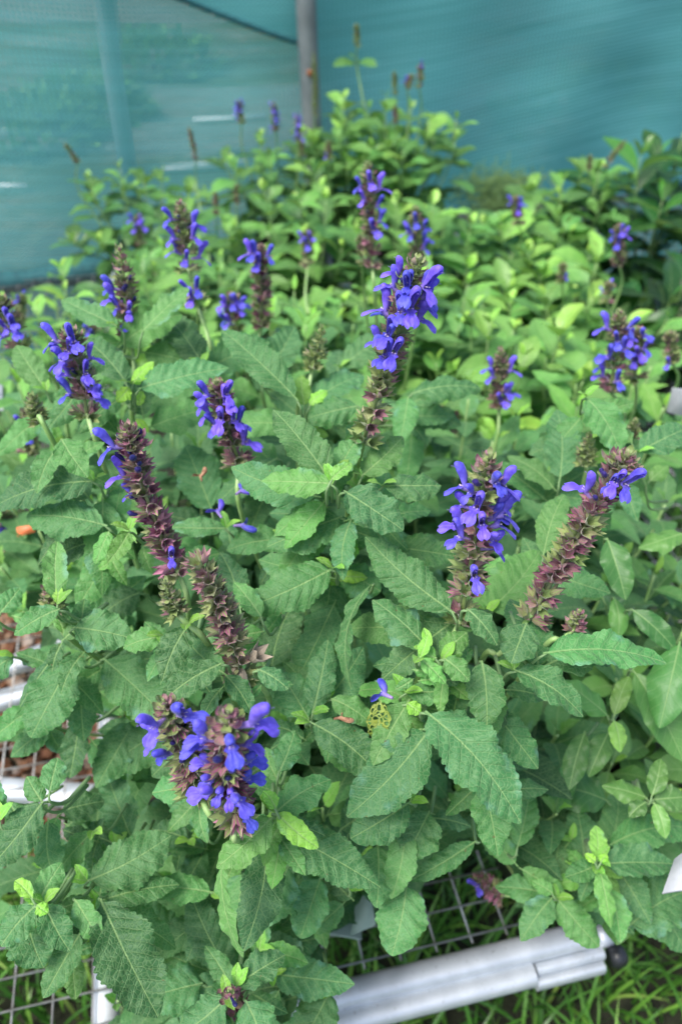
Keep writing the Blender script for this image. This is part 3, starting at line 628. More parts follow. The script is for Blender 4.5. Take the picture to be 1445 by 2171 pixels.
sp('E', (975, 1320), (1035, 962), .50, 2, [(955,1035),(1002,1062),(946,1115),(1018,1092),(1085,1050),(1112,1108),(1062,1110),(1045,1140),(1075,1172),(1095,1130),(1003,1205),(965,1130),(1075,1085),(1055,985,'s'),(985,1035,'s'),(1000,1020,'b'),(1062,1035,'b')],
   [(940, 1385, .51), (880, 1460, .53)], rand=(2, .45, .7), buds=2, tip=.15, gap=1.35, purple=.6)
sp('E', (1122, 1310), (1330, 962), .505, 3, [(1215,1032),(1300,1010),(1340,985),(1285,1020,'s'),(1275,968,'b'),(1322,1060,'b'),(1270,1000,'b'),(1255,1045,'b')],
   [(1060, 1385, .53), (1020, 1400, .55)], rand=(0, .5, .8), buds=1, tip=.07, purple=.66, label='long purple-brown spent spike leaning right')
sp('H', (378, 1215), (268, 900), .53, 4, [(232,935),(245,1035),(252,1068,'s'),(372,1172,'s'),(310,975,'b'),(295,962,'b'),(305,990,'b'),(240,995,'b'),(258,1108,'b'),(280,1060,'b')],
   [(400, 1290, .56)], buds=4, tip=.13, purple=.85, label='long purple spent spike leaning left')
sp('C', (515, 1435), (422, 1188), .50, 5, [], [(570, 1480, .53)], top=False, purple=.5, dry=.35, label='spent brown-purple spike without blossoms')
sp('C', (375, 1300), (348, 1228), .47, 6, [], [(395, 1320, .47), (450, 1380, .50)], size=.72, tip=.75, purple=.3)
sp('B', (418, 1680), (345, 1482), .46, 7, [(318,1505),(395,1498),(315,1580),(335,1600,'s'),(375,1590,'b'),(372,1565,'b'),(355,1550,'b')], [(470, 1740, .47)], rand=(0, 0, 0), buds=3, tip=.2, k=.7, purple=.6, size=.98)
sp('B', (502, 1735), (482, 1508), .445, 8, [(492,1492),(548,1520),(565,1575),(425,1575),(418,1625),(445,1665),(520,1655),(532,1705),(580,1650),(572,1610),(428,1590),(445,1640,'s'),(470,1575,'b'),(505,1590,'b')], [(505, 1780, .46)], rand=(2, .3, .7), buds=3, tip=.2, k=.72, purple=.75, size=1.04)
sp('H', (185, 882), (145, 698), .60, 9, [(112,738),(98,785),(148,748),(200,762),(185,790),(118,815),(195,822),(145,845),(208,838),(135,765),(165,730)], [(212, 960, .60)], buds=3, tip=.14, gap=1.25, purple=.55)
sp('I', (508, 985), (458, 810), .60, 10, [(436,842),(424,872),(482,822),(486,852),(440,885),(455,905),(505,890),(520,898),(528,938),(470,880)], [(515, 1100, .62)], buds=2, tip=.14, purple=.7)
sp('H', (275, 705), (252, 520), .68, 11, [(228,622),(236,645),(276,655),(272,692),(248,660)], [(285, 790, .68), (280, 880, .70)], buds=9, tip=.42, gap=1.2, purple=.55)
sp('L2', (398, 572), (380, 428), .76, 12, [(358,470),(416,482),(364,512),(360,548),(395,552),(428,548),(412,505)], [(420, 650, .78), (450, 770, .80)], buds=4, tip=.3, gap=1.2, purple=.5)
sp('L2', (415, 640), (408, 600), .765, 13, [(398,612),(420,612),(408,632)], [(420, 650, .78)], top=False, purple=.3, gap=3)
sp('L3', (556, 690), (552, 522), .86, 14, [(525,552),(548,562),(572,545),(540,545)], [(545, 780, .9)], buds=2, tip=.14, purple=.7)
sp('L3', (505, 700), (490, 625), .95, 15, [(460,670),(475,655),(495,645),(510,660),(450,690),(485,690),(505,640),(520,650)], [(500, 780, 1.0)], purple=.5)
sp('I', (662, 780), (682, 690), .66, 16, [], [(650, 840, .66), (630, 900, .70)], size=.8, tip=.6, purple=.12, gap=1.5)
sp('L4', (788, 565), (778, 345), .90, 17, [(755,402),(765,430),(815,412),(800,442),(805,475),(790,492),(783,390)], [(795, 640, .92)], buds=5, tip=.18, gap=1.0, purple=.55)
sp('L4', (885, 560), (880, 440), 1.0, 18, [(858,502),(880,475),(905,492),(908,522),(870,500),(900,530)], [(890, 640, 1.0)], buds=1, tip=.25, purple=.5)
sp('L4', (652, 560), (650, 490), 1.25, 19, [(638,510),(660,508),(650,520)], [(655, 670, 1.2)], purple=.5)
sp('I2', (1058, 865), (1060, 740), .84, 20, [(1036,800),(1085,795),(1072,832),(1088,850),(1062,852),(1030,790)], [(1045, 960, .86)], buds=2, tip=.32, purple=.55)
sp('L6', (1290, 830), (1312, 660), .80, 21, [(1268,700),(1298,722),(1325,700),(1345,735),(1250,800),(1300,812),(1275,760),(1312,745),(1265,780)], [(1320, 900, .85)], buds=2, tip=.18, gap=1.4, purple=.5)
sp('L6', (1345, 800), (1345, 700), .84, 22, [(1330,720),(1360,715),(1345,745),(1360,740),(1335,760)], [(1340, 880, .9)], purple=.5, tip=.1)
sp('J', (1238, 985), (1248, 918), .64, 23, [], [(1235, 1030, .66)], size=.7, tip=.6, purple=.25)
sp('J', (1338, 930), (1346, 888), .68, 24, [], [(1330, 970, .70)], size=.6, tip=.7, purple=.3)
sp('H', (85, 895), (66, 835), .60, 25, [], [(110, 930, .58)], size=.75, tip=.6, purple=.3)
sp('C', (112, 1290), (104, 1222), .52, 26, [], [(135, 1320, .54), (170, 1370, .58)], size=.75, tip=.7, purple=.4)
sp('E', (1215, 1335), (1228, 1296), .49, 27, [], [(1190, 1355, .49), (1140, 1385, .51)], size=.62, tip=.7, purple=.6)
sp('B', (492, 2130), (484, 2100), .52, 28, [(474,2150,'b'),(497,2095,'b')], [(495, 2125, .55)], size=.85, tip=.8, purple=.9, k=.8)
sp('L0', (45, 735), (-2, 630), .72, 29, [(35,685),(22,700),(8,720),(40,700)], [(75, 770, .74), (130, 840, .8)], buds=6, tip=.2, gap=1.3, purple=.4)
sp('I2', (965, 915), (955, 860), 1.0, 30, [(945,900)], [(970, 960, 1.0)], purple=.8)
sp('F', (1062, 1900), (1008, 1862), .72, 31, [(990,1858)], [(1100, 1890, .72)], k=.1, size=.9, purple=.85, top=True, tip=.3)
sp('L0', (60, 960), (62, 870), .85, 32, [(50,900),(70,920)], [(70, 990, .9)], purple=.4)
sp('K', (20, 1150), (10, 1090), .85, 33, [(10,1110),(25,1120)], [(30, 1180, .9)], purple=.4)
sp('L1', (210, 760), (190, 690), 1.0, 34, [(190,702),(200,715)], [(215, 790, 1.1)], purple=.5)
sp('M4', (1097, 475), (1093, 418), 1.5, 35, [(1080,432),(1100,430),(1095,450),(1108,440)], [(1100, 520, 1.6)], purple=.7)
sp('L7', (1312, 560), (1310, 478), 1.3, 36, [(1295,500),(1312,495),(1325,505),(1305,520)], [(1312, 620, 1.35)], purple=.6)
sp('M1', (300, 520), (293, 458), 1.5, 37, [(280,472),(298,468),(305,480),(290,490)], [(305, 560, 1.55)], purple=.4)
for i, (key, b, t, d, n, pu) in enumerate([('N1',(512,262),(506,215),2.0,5,.5),('N1',(585,278),(580,218),2.0,5,.5),('N1',(632,300),(630,245),1.95,5,.5),('N1',(640,330),(636,300),1.9,3,.5),
        ('N2',(697,335),(696,300),1.85,2,.6),('N2',(667,245),(664,110),1.95,0,.2),('N3',(756,98),(755,52),1.9,1,.3),('N3',(838,200),(835,152),1.85,0,.25),('N3',(862,185),(872,160),1.8,1,.6),('N3',(888,185),(892,135),1.8,2,.6),
        ('M6',(1280,355),(1325,298),1.7,0,.5),('M1',(165,345),(138,305),1.8,0,.4),('M2',(415,340),(400,270),1.8,0,.7),('M2',(500,430),(502,392),1.6,0,.6),('M2',(458,455),(456,408),1.6,0,.7),
        ('L6',(1425,770),(1418,705),.95,1,.6),('L4',(768,560),(762,500),.96,0,.55),('M6',(1248,360),(1250,330),1.7,0,.4),('N3',(838,260),(836,225),1.8,0,.7),('L1',(40,690),(48,625),1.2,3,.5),('L7',(1285,640),(1290,600),1.2,2,.6),('L7',(1190,600),(1192,560),1.3,1,.5)]):
    sp(key, b, t, d, 60 + i, [], [(b[0] + 3, b[1] + 60, d + .08)], rand=(n * 2 if n > 3 else n, .0, .95), purple=pu * .8, tip=.2, size=.62 if n == 0 else .85)
# pair of leaves high on the tall back stem
for bx, by, tx, ty in ((755, 135, 705, 140), (757, 135, 798, 142), (756, 130, 740, 118)):
    leaf(PL['N3'].fol, P(bx, by, 1.92), P(tx, ty, 1.88), V(0, -.6, .8), .03, hrs, nu=10, nv=4, shape=(.7, .8), age=.4)
#=FALLEN=
def fallen(px, py, d, rz, label, seed, pale=False):
    rs = np.random.RandomState(seed); o = bpy.data.objects.new('fallen_blossom', BLO2[seed % 2]); sc.collection.objects.link(o)
    o.location = tuple(P(px, py, d)); o.rotation_euler = (rs.uniform(1.2, 1.8), rs.uniform(-.4, .4), rz); tag(o, label, 'flower', 'fallen blossoms lying on leaves')
fallen(832, 1480, .478, 2.6, 'single fallen blue blossom lying on the leaf tips beside the holey yellow leaf', 1)
fallen(470, 1098, .565, 2.3, 'fallen blue and white blossom on the leaf left of the middle rosette', 2)
fallen(495, 1115, .57, .4, 'dark blue fallen blossom just right of the blue and white one', 3)
fallen(500, 1048, .585, 1.0, 'small fallen blue blossom caught by the stem under the middle-left spike', 4)
def dried(px, py, d, rz, label, seed):
    me = BLO2[0].copy(); me.materials.clear(); bm_ = simple('dried_petal', (.16, .07, .035), (.42, .24, .14), 300, .8); me.materials.append(bm_); me.materials.append(bm_)
    o = bpy.data.objects.new('dried_blossom', me); sc.collection.objects.link(o); o.location = tuple(P(px, py, d)); o.rotation_euler = (1.3, .3 * seed, rz); o.scale = (.8, .8, .8); tag(o, label, 'flower')
dried(708, 1524, .487, .5, 'brown withered blossom lying on a leaf in the lower middle', 1)
dried(428, 1020, .60, 2., 'brown withered blossom on a leaf left of the middle blue spike', -1)
a = Acc(); leaf(a, P(806, 1484, .474), P(796, 1566, .482), nrm(V(0, -.4, .7)), .014, hrs, nu=40, nv=10, teeth=7, shape=(.55, .65), age=.7, pet=.03)
o = a.build('leaf', EATEN, PL['E'].root, PL['E'].base); o['label'] = 'small yellowed leaf eaten full of holes'
# papery tan calyces left at the foot of the spent spike
a = Acc()
for px, py, qx, qy, k_ in ((512, 1418, 510, 1445, 1.5), (528, 1400, 552, 1385, 1.4), (505, 1408, 480, 1432, 1.2)):
    p0 = P(px, py, .492); d_ = P(qx, qy, .485) - p0; a.add(CALYX, mat4(d_, nrm(CAM - p0), p0, k_), (.25, .8))
for k in range(len(a.ti)): t_ = np.array(a.ti[k]); t_[:, 2] = 1.25; a.ti[k] = t_
o = a.build('dry_calyx', CAL, PL['C'].root, PL['C'].base); o['label'] = 'papery tan seed cups at the foot of the spent spike'
for p_ in PL.values(): p_.finish()
#=BENCH=
YA = math.radians(12.4); E1 = -V(math.cos(YA), math.sin(YA), 0); E2 = V(-math.sin(YA), math.cos(YA), 0); ZZ = V(0, 0, 1)
K = Zp(1245, 1950, .0)
def bench(K, label, LX, LY, hero):
    root = empty('wire_bench', K); tag(root, label, 'bench', 'metal plant benches')
    a = Acc()
    nx = int(LX / .040); ny = int(LY / .032)
    for i in range(nx + 1):
        p = K + E1 * (.012 + i * .040); tube(a, [p + E2 * .005 + ZZ * -.0022, p + E2 * LY + ZZ * -.0022], .0012, 5)
    for j in range(ny + 1):
        p = K + E2 * (.012 + j * .032); tube(a, [p + ZZ * .0002, p + E1 * LX + ZZ * .0002], .0012, 5)
    a.build('wire_mesh', WIRE, root, K)
    def rail(name, off, prof, p0, p1, n0, n1):
        a = Acc(); X = np.array([[p + off + n0 * x + n1 * z for x, z in prof] for p in (p0, p0 + (p1 - p0) * .5, p1)])
        a.grid(X, wrap=True)
        for p in (p0, p1):
            c = np.mean([[x, z] for x, z in prof], 0); X = np.array([[p + off + n0 * x + n1 * z for x, z in prof], [p + off + n0 * (c[0] + (x - c[0]) * .02) + n1 * (c[1] + (z - c[1]) * .02) for x, z in prof]])
            a.grid(X if p is p1 else X[::-1], wrap=True)
        return a.build(name, ALU, root, K)
    rnd = lambda cx, cz, rx, rz, n=20: [(cx + rx * np.sign(math.cos(k)) * abs(math.cos(k)) ** .75, cz + rz * np.sign(math.sin(k)) * abs(math.sin(k)) ** .75) for k in np.linspace(0, 2 * math.pi, n, endpoint=False)]
    o = lambda q: [(x, z) for x, z in q]
    rail('edge_rail', 0 * ZZ, o(rnd(-.012, -.008, .0135, .013)), K + E1 * (-.002), K + E1 * LX, E2, ZZ)
    rail('edge_rail', 0 * ZZ, o(rnd(-.0320, -.019, .0125, .012)), K + E1 * .075, K + E1 * LX, E2, ZZ)
    rail('slide_bracket', 0 * ZZ, o(rnd(-.0305, -.018, .0062, .0095)), K + E1 * (-.006), K + E1 * .072, E2, ZZ)
    rail('slide_bracket', 0 * ZZ, o(rnd(-.0415, -.024, .0056, .009)), K + E1 * (-.003), K + E1 * .0745, E2, ZZ)
    rail('side_rail', 0 * ZZ, o(rnd(-.018, -.012, .017, .017)), K + E2 * .004, K + E2 * LY, -E1 * -1, ZZ) if False else None
    # corner knob
    a = Acc(); c = K - E1 * .012 - E2 * .036 - ZZ * .018
    tube(a, [c, c - E1 * .006, c - E1 * .014, c - E1 * .018], [.009, .0115, .0115, .008], 20); a.build('corner_knob', DARK, root, K)
    a = Acc(); c = K - E1 * .004 - E2 * .015 - ZZ * .012; tube(a, [c, c - E1 * .016], [.012, .012], 16); a.build('corner_plug', ALU, root, K)
    # cross bars under the mesh
    if hero:
        kb = Zp(229, 1700, -.02)
        sx = (kb - K) @ E1
        for s_ in (sx, sx + .62, LX - .05):
            rail('support_bar', 0 * ZZ, rnd(0, -.020, .014, .014), K + E1 * s_ + E2 * .004, K + E1 * s_ + E2 * LY, E1, ZZ)
        for (x0, y0, x1, y1) in ((-60, 1448, 110, 1378), (-60, 1504, 130, 1450), (-80, 1668, 205, 1690)):
            pa, pb_ = Zp(x0, y0, -.05), Zp(x1, y1, -.05); dd = nrm(pb_ - pa); nn = np.cross(ZZ, dd)
            pa = pa - dd * .4; rail('support_bar', 0 * ZZ, rnd(0, 0, .016, .013), pa, pb_ if y1 > 1600 else pb_ + dd * .02, nn, ZZ)
    for i, (s_, t_) in enumerate(((.40, .05), (LX - .1, .05), (.12, LY - .1), (LX - .1, LY - .1))):
        p = K + E1 * s_ + E2 * t_; a = Acc(); tube(a, [p - ZZ * .03, p - ZZ * .355], .016, 12); a.build('leg', ALU, root, K)
bench(K, 'silver wire-mesh bench with an aluminium rail along its front edge', 2.0, 2.3, True)
bench(K - E1 * 1.62 + E2 * .30, 'second wire-mesh bench at right, almost hidden under the bushy green plants', 1.58, 1.9, False)
#=GROUND=
GZ = -.36
def sheet(name, x0, x1, y0, y1, z, mat, n=2, kind='structure'):
    a = Acc(); xs = np.linspace(x0, x1, n); ys = np.linspace(y0, y1, n); X = np.zeros((n, n, 3)); X[..., 0] = xs[:, None]; X[..., 1] = ys[None, :]; X[..., 2] = z
    a.grid(X); o = a.build(name, mat, smooth=False); o['kind'] = kind; return o
m = N('ground'); n1 = m.noise(m.pos(), 1.1, 5., .6); n2 = m.noise(m.pos(), 14., 5., .6)
c = m.ramp(n1, [(.30, (.02, .045, .015)), (.47, (.07, .11, .03)), (.60, (.20, .19, .12)), (.75, (.34, .32, .27))]); c = m.mix(m.mr(n2, .35, .7), c, m.mix(1., c, (.45, .5, .4), 'MULTIPLY'))
GRD = m.out(m.bsdf(c, .95, m.bump(n2, .8, .02)))
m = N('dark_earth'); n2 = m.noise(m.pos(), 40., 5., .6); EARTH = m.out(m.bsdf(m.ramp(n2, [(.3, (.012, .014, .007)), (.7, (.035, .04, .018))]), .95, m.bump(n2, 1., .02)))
sheet('ground', -150, 150, -60, 240, GZ, GRD)
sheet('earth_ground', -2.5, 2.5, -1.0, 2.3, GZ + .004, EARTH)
m = N('path'); n2 = m.noise(m.pos(), 6., 5., .65); PATHM = m.out(m.bsdf(m.ramp(n2, [(.3, (.09, .11, .08)), (.7, (.20, .21, .18))]), .9, m.bump(m.noise(m.pos(), 60., 3.), .5, .01)))
sheet('path', -14, 14, 4.6, 6.2, GZ + .008, PATHM)
sheet('path', -14, 14, 9.0, 30, GZ + .008, PATHM)
# gravel: orange-brown clay and bark pieces seen through the mesh at left
m = N('clay_gravel'); oi = m.sep(m.attr('ti'))
c = m.ramp(oi[0], [(0, (.12, .05, .025)), (.3, (.25, .11, .05)), (.5, (.34, .18, .09)), (.75, (.38, .27, .18)), (1, (.45, .42, .38))]); c = m.mix(m.mr(m.noise(m.pos(), 120., 3.), .3, .7), c, m.mix(1., c, (.5, .45, .45), 'MULTIPLY'))
GRV = m.out(m.bsdf(c, .85, m.bump(m.noise(m.pos(), 300., 3.), .6, .003)))
g0 = Zp(250, 1790, GZ); g1 = Zp(250, 1340, GZ); rs = np.random.RandomState(5); a = Acc()
an = np.linspace(0, 2 * math.pi, 7, endpoint=False)
ph_ = np.array([[0, -1], [.75, -.6], [1, 0], [.75, .6], [0, 1]])
for i in range(5200):
    x = rs.uniform(-1.15, g0[0] + .05); y = rs.uniform(g0[1] - .02 + rs.uniform(-.03, .03), g1[1] + .25); r = rs.uniform(.005, .014)
    X = np.array([[(max(q[0], .02) * math.cos(k), max(q[0], .02) * math.sin(k), q[1] * .6) for k in an] for q in ph_]) * r
    X *= 1 + rs.uniform(-.22, .22, X.shape[:2])[..., None]; t1, t2 = rs.uniform(-.6, .6, 2); X[..., 2] += X[..., 0] * t1 + X[..., 1] * t2
    X += V(x, y, GZ + rs.uniform(.0, .03)); a.grid(X, ti=(rs.uniform(), 0, 0), wrap=True)
tag(a.build('gravel', GRV, smooth=False), 'orange-brown clay gravel lying under the wire mesh at the left', 'gravel', kind='stuff')
# grass
m = N('grass'); t = m.sep(m.attr('ti')); c = m.ramp(t[0], [(0, (.03, .10, .015)), (.5, (.08, .24, .03)), (.85, (.2, .42, .06)), (1, (.30, .38, .10))])
GRS = m.out(m.mixs(.25, m.bsdf(c, .4, spec=.5), m.trans(c)))
rs = np.random.RandomState(9); NB = 15000; ns = 6
gx = rs.uniform(-1.1, 1.3, NB); gy = rs.uniform(-.25, 1.5, NB)
ok = ~((gx < g0[0] + .02) & (gy > g0[1] - .03)); gx, gy = gx[ok], gy[ok]; nb = len(gx)
az = rs.uniform(0, 6.28, nb); Lb = rs.uniform(.07, .20, nb); lean = rs.uniform(.1, 1.3, nb); wb = rs.uniform(.0014, .0034, nb)
u = np.linspace(0, 1, ns)[None, :]; el = 1.5 - lean[:, None] * u * 1.6
dx = np.cumsum(np.cos(el), 1) / ns; dz = np.cumsum(np.sin(el), 1) / ns
cx = gx[:, None] + np.cos(az)[:, None] * dx * Lb[:, None]; cy = gy[:, None] + np.sin(az)[:, None] * dx * Lb[:, None]; cz = GZ + dz * Lb[:, None]
hw = wb[:, None] * (1 - u ** 2.5 * .95); px_, py_ = -np.sin(az)[:, None], np.cos(az)[:, None]
X = np.zeros((nb, ns, 2, 3))
for s_, sg in enumerate((-1, 1)):
    X[:, :, s_, 0] = cx + sg * px_ * hw; X[:, :, s_, 1] = cy + sg * py_ * hw; X[:, :, s_, 2] = cz
a = Acc(); idx = np.arange(nb)[:, None] * ns * 2 + np.arange(ns - 1)[None, :] * 2
a.v.append(X.reshape(-1, 3)); a.f.append(np.stack([idx, idx + 2, idx + 3, idx + 1], -1).reshape(-1, 4)); a.lm.append(np.zeros((nb * ns * 2, 3)))
tv = np.repeat(np.clip(rs.beta(2, 2.2, nb), 0, 1), ns * 2); a.ti.append(np.stack([tv, tv, tv], -1)); a.m.append(np.zeros(nb * (ns - 1))); a.n = nb * ns * 2
tag(a.build('grass', GRS), 'long green grass growing under and in front of the bench', 'grass', kind='stuff')
#=NET=
A_ = Zp(40, 585, 0); B_ = Zp(1040, 432, 0); ND = nrm((B_ - A_) * V(1, 1, 0)); NNm = nrm(V(ND[1], -ND[0], 0))   # normal towards the camera
if NNm[1] > 0: NNm = -NNm
O_ = A_ * V(1, 1, 0) - NNm * .03
def onnet(px, py, off=0.):
    r = ray(px, py); q = O_ + NNm * off; return CAM + r * (((q - CAM) @ NNm) / (r @ NNm))
def net_mat(name, dens, lo, hi):
    m = N(name); lm = m.sep(m.attr('lm'))
    wx = m.math('SINE', m.math('MULTIPLY', lm[0], 2 * math.pi / .013)); wz = m.math('SINE', m.math('MULTIPLY', lm[1], 2 * math.pi / .0115))
    wv = m.math('MAXIMUM', m.math('MULTIPLY', wx, .7), wz); cov = m.mr(wv, -.5, .5, dens - .42, dens + .16)
    st = m.noise(m.comb(m.math('MULTIPLY', lm[0], 1.2), m.math('MULTIPLY', lm[1], 30.), 0.), 1.4, 5., .65)
    cov = m.math('ADD', cov, m.mr(st, .3, .7, -.04, .04), clamp=True)
    c = m.mix(m.mr(st, .3, .7), lo, hi)
    tr = m.n('ShaderNodeBsdfTransparent').outputs[0]
    return m.out(m.mixs(cov, tr, m.mixs(.38, m.bsdf(c, .5, spec=.3), m.trans(c))))
NET1 = net_mat('shade_net', .80, (.115, .39, .375), (.165, .49, .485)); NET2 = net_mat('shade_net_double', .86, (.115, .41, .41), (.165, .50, .51))
HEM = simple('net_hem', (.004, .06, .07), (.01, .09, .10), 30, .8)
UPST = (onnet(655, 150) - O_) @ ND
def net(name, mat, off, u0, u1, zlow, ztop, label, nu=260, nz=46, seed=0, parent=None):
    rs = np.random.RandomState(seed); us = np.linspace(u0, u1, nu)[:, None]; f = np.linspace(0, 1, nz)[None, :]
    zl = np.array([zlow(u_) for u_ in us[:, 0]])[:, None]; z = zl + (ztop - zl) * f
    wv = .004 * np.sin(us * 5.3 + 2.2 * z) + .008 * np.sin(us * 11.7 - 5 * z + 1) + .002 * np.sin(us * 3.1 + 17 * z)
    sag = .0035 * np.sin((z + .18 * (us - UPST) ** 2) * 22 + .6 * np.sin(us * 3)) * np.clip((us - UPST) * 1.2, .25, 1.0) * np.clip((z + .2) * 2, .2, 1)
    d = off + wv + sag
    X = O_ + us[..., None] * ND + d[..., None] * NNm + z[..., None] * ZZ
    lm = np.stack([us + 0 * z, z + .06 * np.sin(us * 2.0), 0 * us + 0 * z], -1)
    a = Acc(); a.grid(X, lm); o = a.build(name, mat)
    tag(o, label, 'net', 'green shade nets'); return o, X
net('shade_net', NET1, 0., -1.4, 4.2, lambda u_: GZ + .02, 1.35, 'thin teal shade netting stretched behind the plants, with a pale post showing through it', seed=1)
h0, h1 = onnet(390, 0, .03), onnet(640, 92, .03); uh0, uh1 = (h0 - O_) @ ND, (h1 - O_) @ ND
def zl2(u_):
    if u_ < uh1: f = (uh1 - u_) / (uh1 - uh0); return h1[2] + (h0[2] - h1[2]) * (f ** 1.1 if f > 0 else 0) 
    f = (u_ - uh1) / .05; return max(GZ + .03, h1[2] - .5 * f)
o2, X2 = net('shade_net', NET2, .035, uh0 - 1.2, 4.2, zl2, 1.35, 'thicker double layer of teal netting right of the grey post, with a dark sagging hem', seed=2)
a = Acc(); e = X2[:, 0]; sel = e[[i for i in range(0, 260) if e[i] @ ND - O_ @ ND < uh1 + .01]]; tube(a, sel + NNm * .004, .007, 6); h = a.build('hem', HEM, o2)
# rolled foot of the net
a = Acc(); pts = [O_ + ND * u_ + NNm * (.05 + .01 * math.sin(u_ * 7)) + ZZ * (-.015 + .012 * math.sin(u_ * 5 + 1)) for u_ in np.linspace(-.9, 3.2, 80)]
tube(a, pts, [.030 + .007 * math.sin(i * 1.3) for i in range(80)], 12); tag(a.build('net_roll', ROLLM), 'dark teal roll of netting lying along the back edge of the bench', 'net')
# posts
pt0 = onnet(648, 0, .085); pb0 = onnet(661, 262, .085)
root = empty('support_post', pb0 * V(1, 1, 0) + ZZ * GZ); tag(root, 'grey galvanised post with a rust spot, standing in front of the net', 'post')
dirp = nrm(pt0 - pb0); low = pb0 + dirp * ((GZ - pb0[2]) / dirp[2]); ori = np.array(root.location)
a = Acc(); tube(a, [low, pb0, pt0, pt0 + dirp * .8], .0265, 20); a.build('pipe', POST, root, ori)
a = Acc(); r_ = onnet(657, 155, .085); n_ = nrm(CAM - r_); q = r_ + n_ * .024
tube(a, [q, q + n_ * .007, q + n_ * .009], [.009, .009, .006], 14); a.build('bolt', RUST, root, ori)
def pale_post(x0, y0, x1, y1, off, r, label):
    p0, p1 = onnet(x0, y0, off), onnet(x1, y1, off); dd = nrm(p0 - p1); a = Acc(); lo = p1 + dd * ((GZ - p1[2]) / dd[2]); tube(a, [lo, p0 + dd * 1.2], r, 16)
    o = a.build('net_post', PALE); tag(o, label, 'post')
pale_post(222, 0, 268, 350, -.04, .026, 'pale upright post showing through the thin net at left')
# things on the ground beyond the net
for i, (x0, y0, x1, y1, r, lb) in enumerate(((410, 256, 560, 244, .012, 'pale pipe lying beyond the net, near the three far blue spikes'), (340, 357, 520, 345, .014, 'pale pipe lying beyond the net just above the left back plants'),
                                (-10, 396, 60, 392, .012, 'lower pale pipe seen through the net at the left edge'), (0, 279, 55, 276, .014, 'upper pale pipe seen through the net at the left edge'))):
    a = Acc(); tube(a, [Zp(x0, y0, GZ + .03), Zp(x1, y1, GZ + .03)], r, 10); o = a.build('pipe', PALE); tag(o, lb, 'pipe')
for i, (px, py, R, lb) in enumerate(((330, 150, .5, 'reddish-brown shrub seen dimly through the net near its dark hem'), (180, 250, .4, 'green shrub seen dimly through the net behind the pale post'), (60, 300, .4, 'green shrub seen dimly through the net at the left edge'), (1240, 280, .6, 'shrub seen dimly through the net at right'))):
    p = Zp(px, py, GZ); a = Acc(); rs = np.random.RandomState(40 + i)
    for k in range(380):
        v = nrm(rs.normal(size=3)) * rs.uniform(.5, 1) ** .5 * R; v[2] = abs(v[2]) * .45; q = p + v; dr = nrm(v + rs.uniform(-.4, .4, 3) * R + V(0, 0, .1))
        leaf(a, q, q + dr * rs.uniform(.08, .16), V(0, 0, 1), .05, rs, nu=5, nv=2, shape=(.7, .8), age=rs.uniform(.2, .8))
    root = empty('shrub', p); tag(root, lb, 'shrub'); a.build('foliage', SMO, root, p)
    a = Acc(); tube(a, [p + V(0, 0, 0), p + V(.02, 0, R * .35)], [.02, .008], 8, ti=(1, .5, 0)); a.build('stem', STEM, root, p)
# fine wispy weed between net and bench
p = onnet(1060, 400, .09); root = empty('wispy_weed', p * V(1, 1, 0)); tag(root, 'wispy pale green weed with hair-fine leaves below the gap in the back row', 'plant'); a = Acc(); rs = np.random.RandomState(8)
for k in range(900):
    e0 = p + V(rs.normal() * .075, rs.normal() * .03, rs.uniform(-.10, .03)); e1 = e0 + rs.normal(size=3) * .022 + V(0, 0, .02); tube(a, [e0, (e0 + e1) / 2 + rs.normal(size=3) * .004, e1],   .0014, 3, ti=(.9, .6, 0), cap=False)
a.build('foliage', SMO, root, p * V(1, 1, 0))
a = Acc(); tube(a, [p * V(1, 1, 0) + ZZ * -.02, p + V(0, 0, -.05)], .002, 6); a.build('stem', STEM, root, p * V(1, 1, 0))
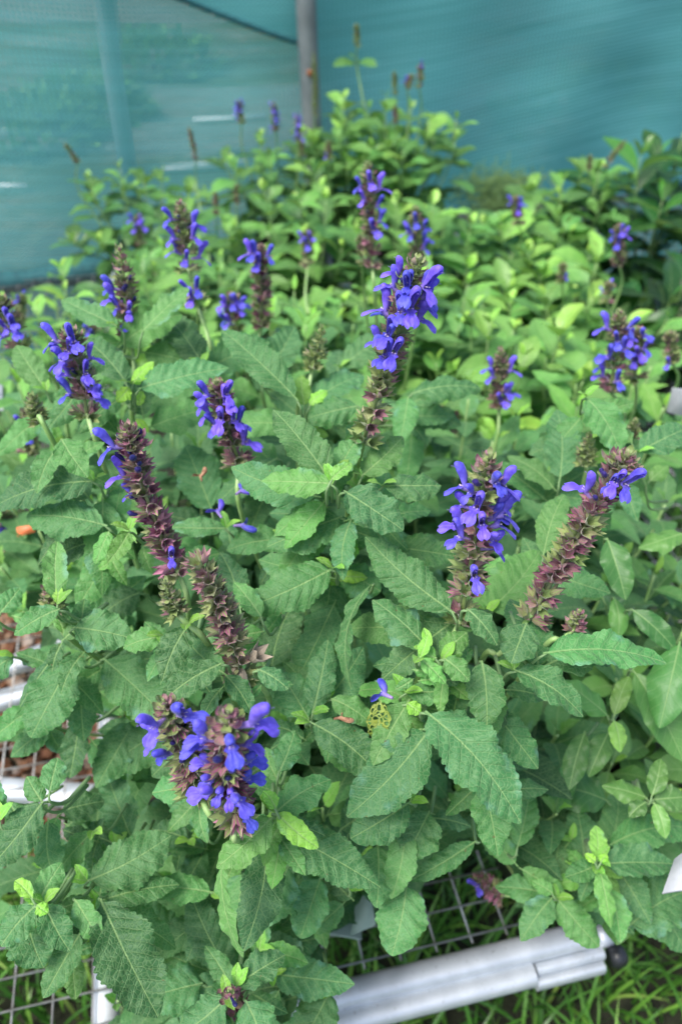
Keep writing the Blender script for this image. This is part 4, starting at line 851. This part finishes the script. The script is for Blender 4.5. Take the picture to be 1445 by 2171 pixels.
#=CARDS=
def card(name, mat, corners, label, cat, th=.0008):
    c = [np.asarray(k) for k in corners]; n = nrm(np.cross(c[1] - c[0], c[3] - c[0])) * th; a = Acc()
    m_, k_ = 10, 6; u = np.linspace(0, 1, m_)[:, None, None]; v = np.linspace(0, 1, k_)[None, :, None]
    S = c[0] * (1 - u) * (1 - v) + c[1] * u * (1 - v) + c[2] * u * v + c[3] * (1 - u) * v + n * 8 * np.sin(u * 2.6) * np.sin(v * 2 + .4)
    a.grid(S + n); a.grid((S - n)[::-1]); 
    rim = lambda Z: np.concatenate([Z[:, 0], Z[-1, 1:], Z[-2::-1, -1], Z[0, -2:0:-1]]); a.grid(np.stack([rim(S - n), rim(S + n)]), wrap=True)
    o = a.build(name, mat); tag(o, label, cat); return o
card('plant_label', PAPER, [P(1412, 872, .90), P(1450, 880, .90), P(1470, 820, .88), P(1424, 822, .88)], 'white plastic plant label standing among the leaves at the right edge', 'label')
card('plant_label', PAPER, [P(1402, 1895, .57), P(1475, 1890, .57), P(1470, 1800, .59), P(1428, 1822, .59)], 'crumpled white label at the right edge above the grass', 'label')
card('plant_label', ORNG, [P(38, 1138, .80), P(76, 1128, .80), P(76, 1112, .80), P(36, 1118, .80)], 'small orange plant label at the left edge', 'label')
card('plant_label', LID, [P(742, 1985, .72), P(795, 1962, .73), P(782, 1892, .74), P(755, 1905, .74)], 'pale green label upright on the wire mesh behind the front rail', 'label')
card('plastic_scrap', LID, [P(622, 1975, .80), P(765, 1995, .82), P(760, 1955, .84), P(640, 1945, .83)], 'pale green plastic piece lying on the mesh under the leaves', 'plastic piece')
card('plant_label', PAPER, [P(-30, 876, 1.02), P(9, 872, 1.02), P(8, 820, 1.05), P(-30, 815, 1.05)], 'white plant label at the left edge behind the round blue spike', 'label')
print('objects', len(sc.objects), 'polys', sum(len(o.data.polygons) for o in sc.objects if o.type == 'MESH'))
for k, p_ in PL.items(): print(k, np.round(p_.C, 2), end='; ')

print()
for k, p_ in PL.items(): print(k, proj(p_.base)[0].round(), end='; ')
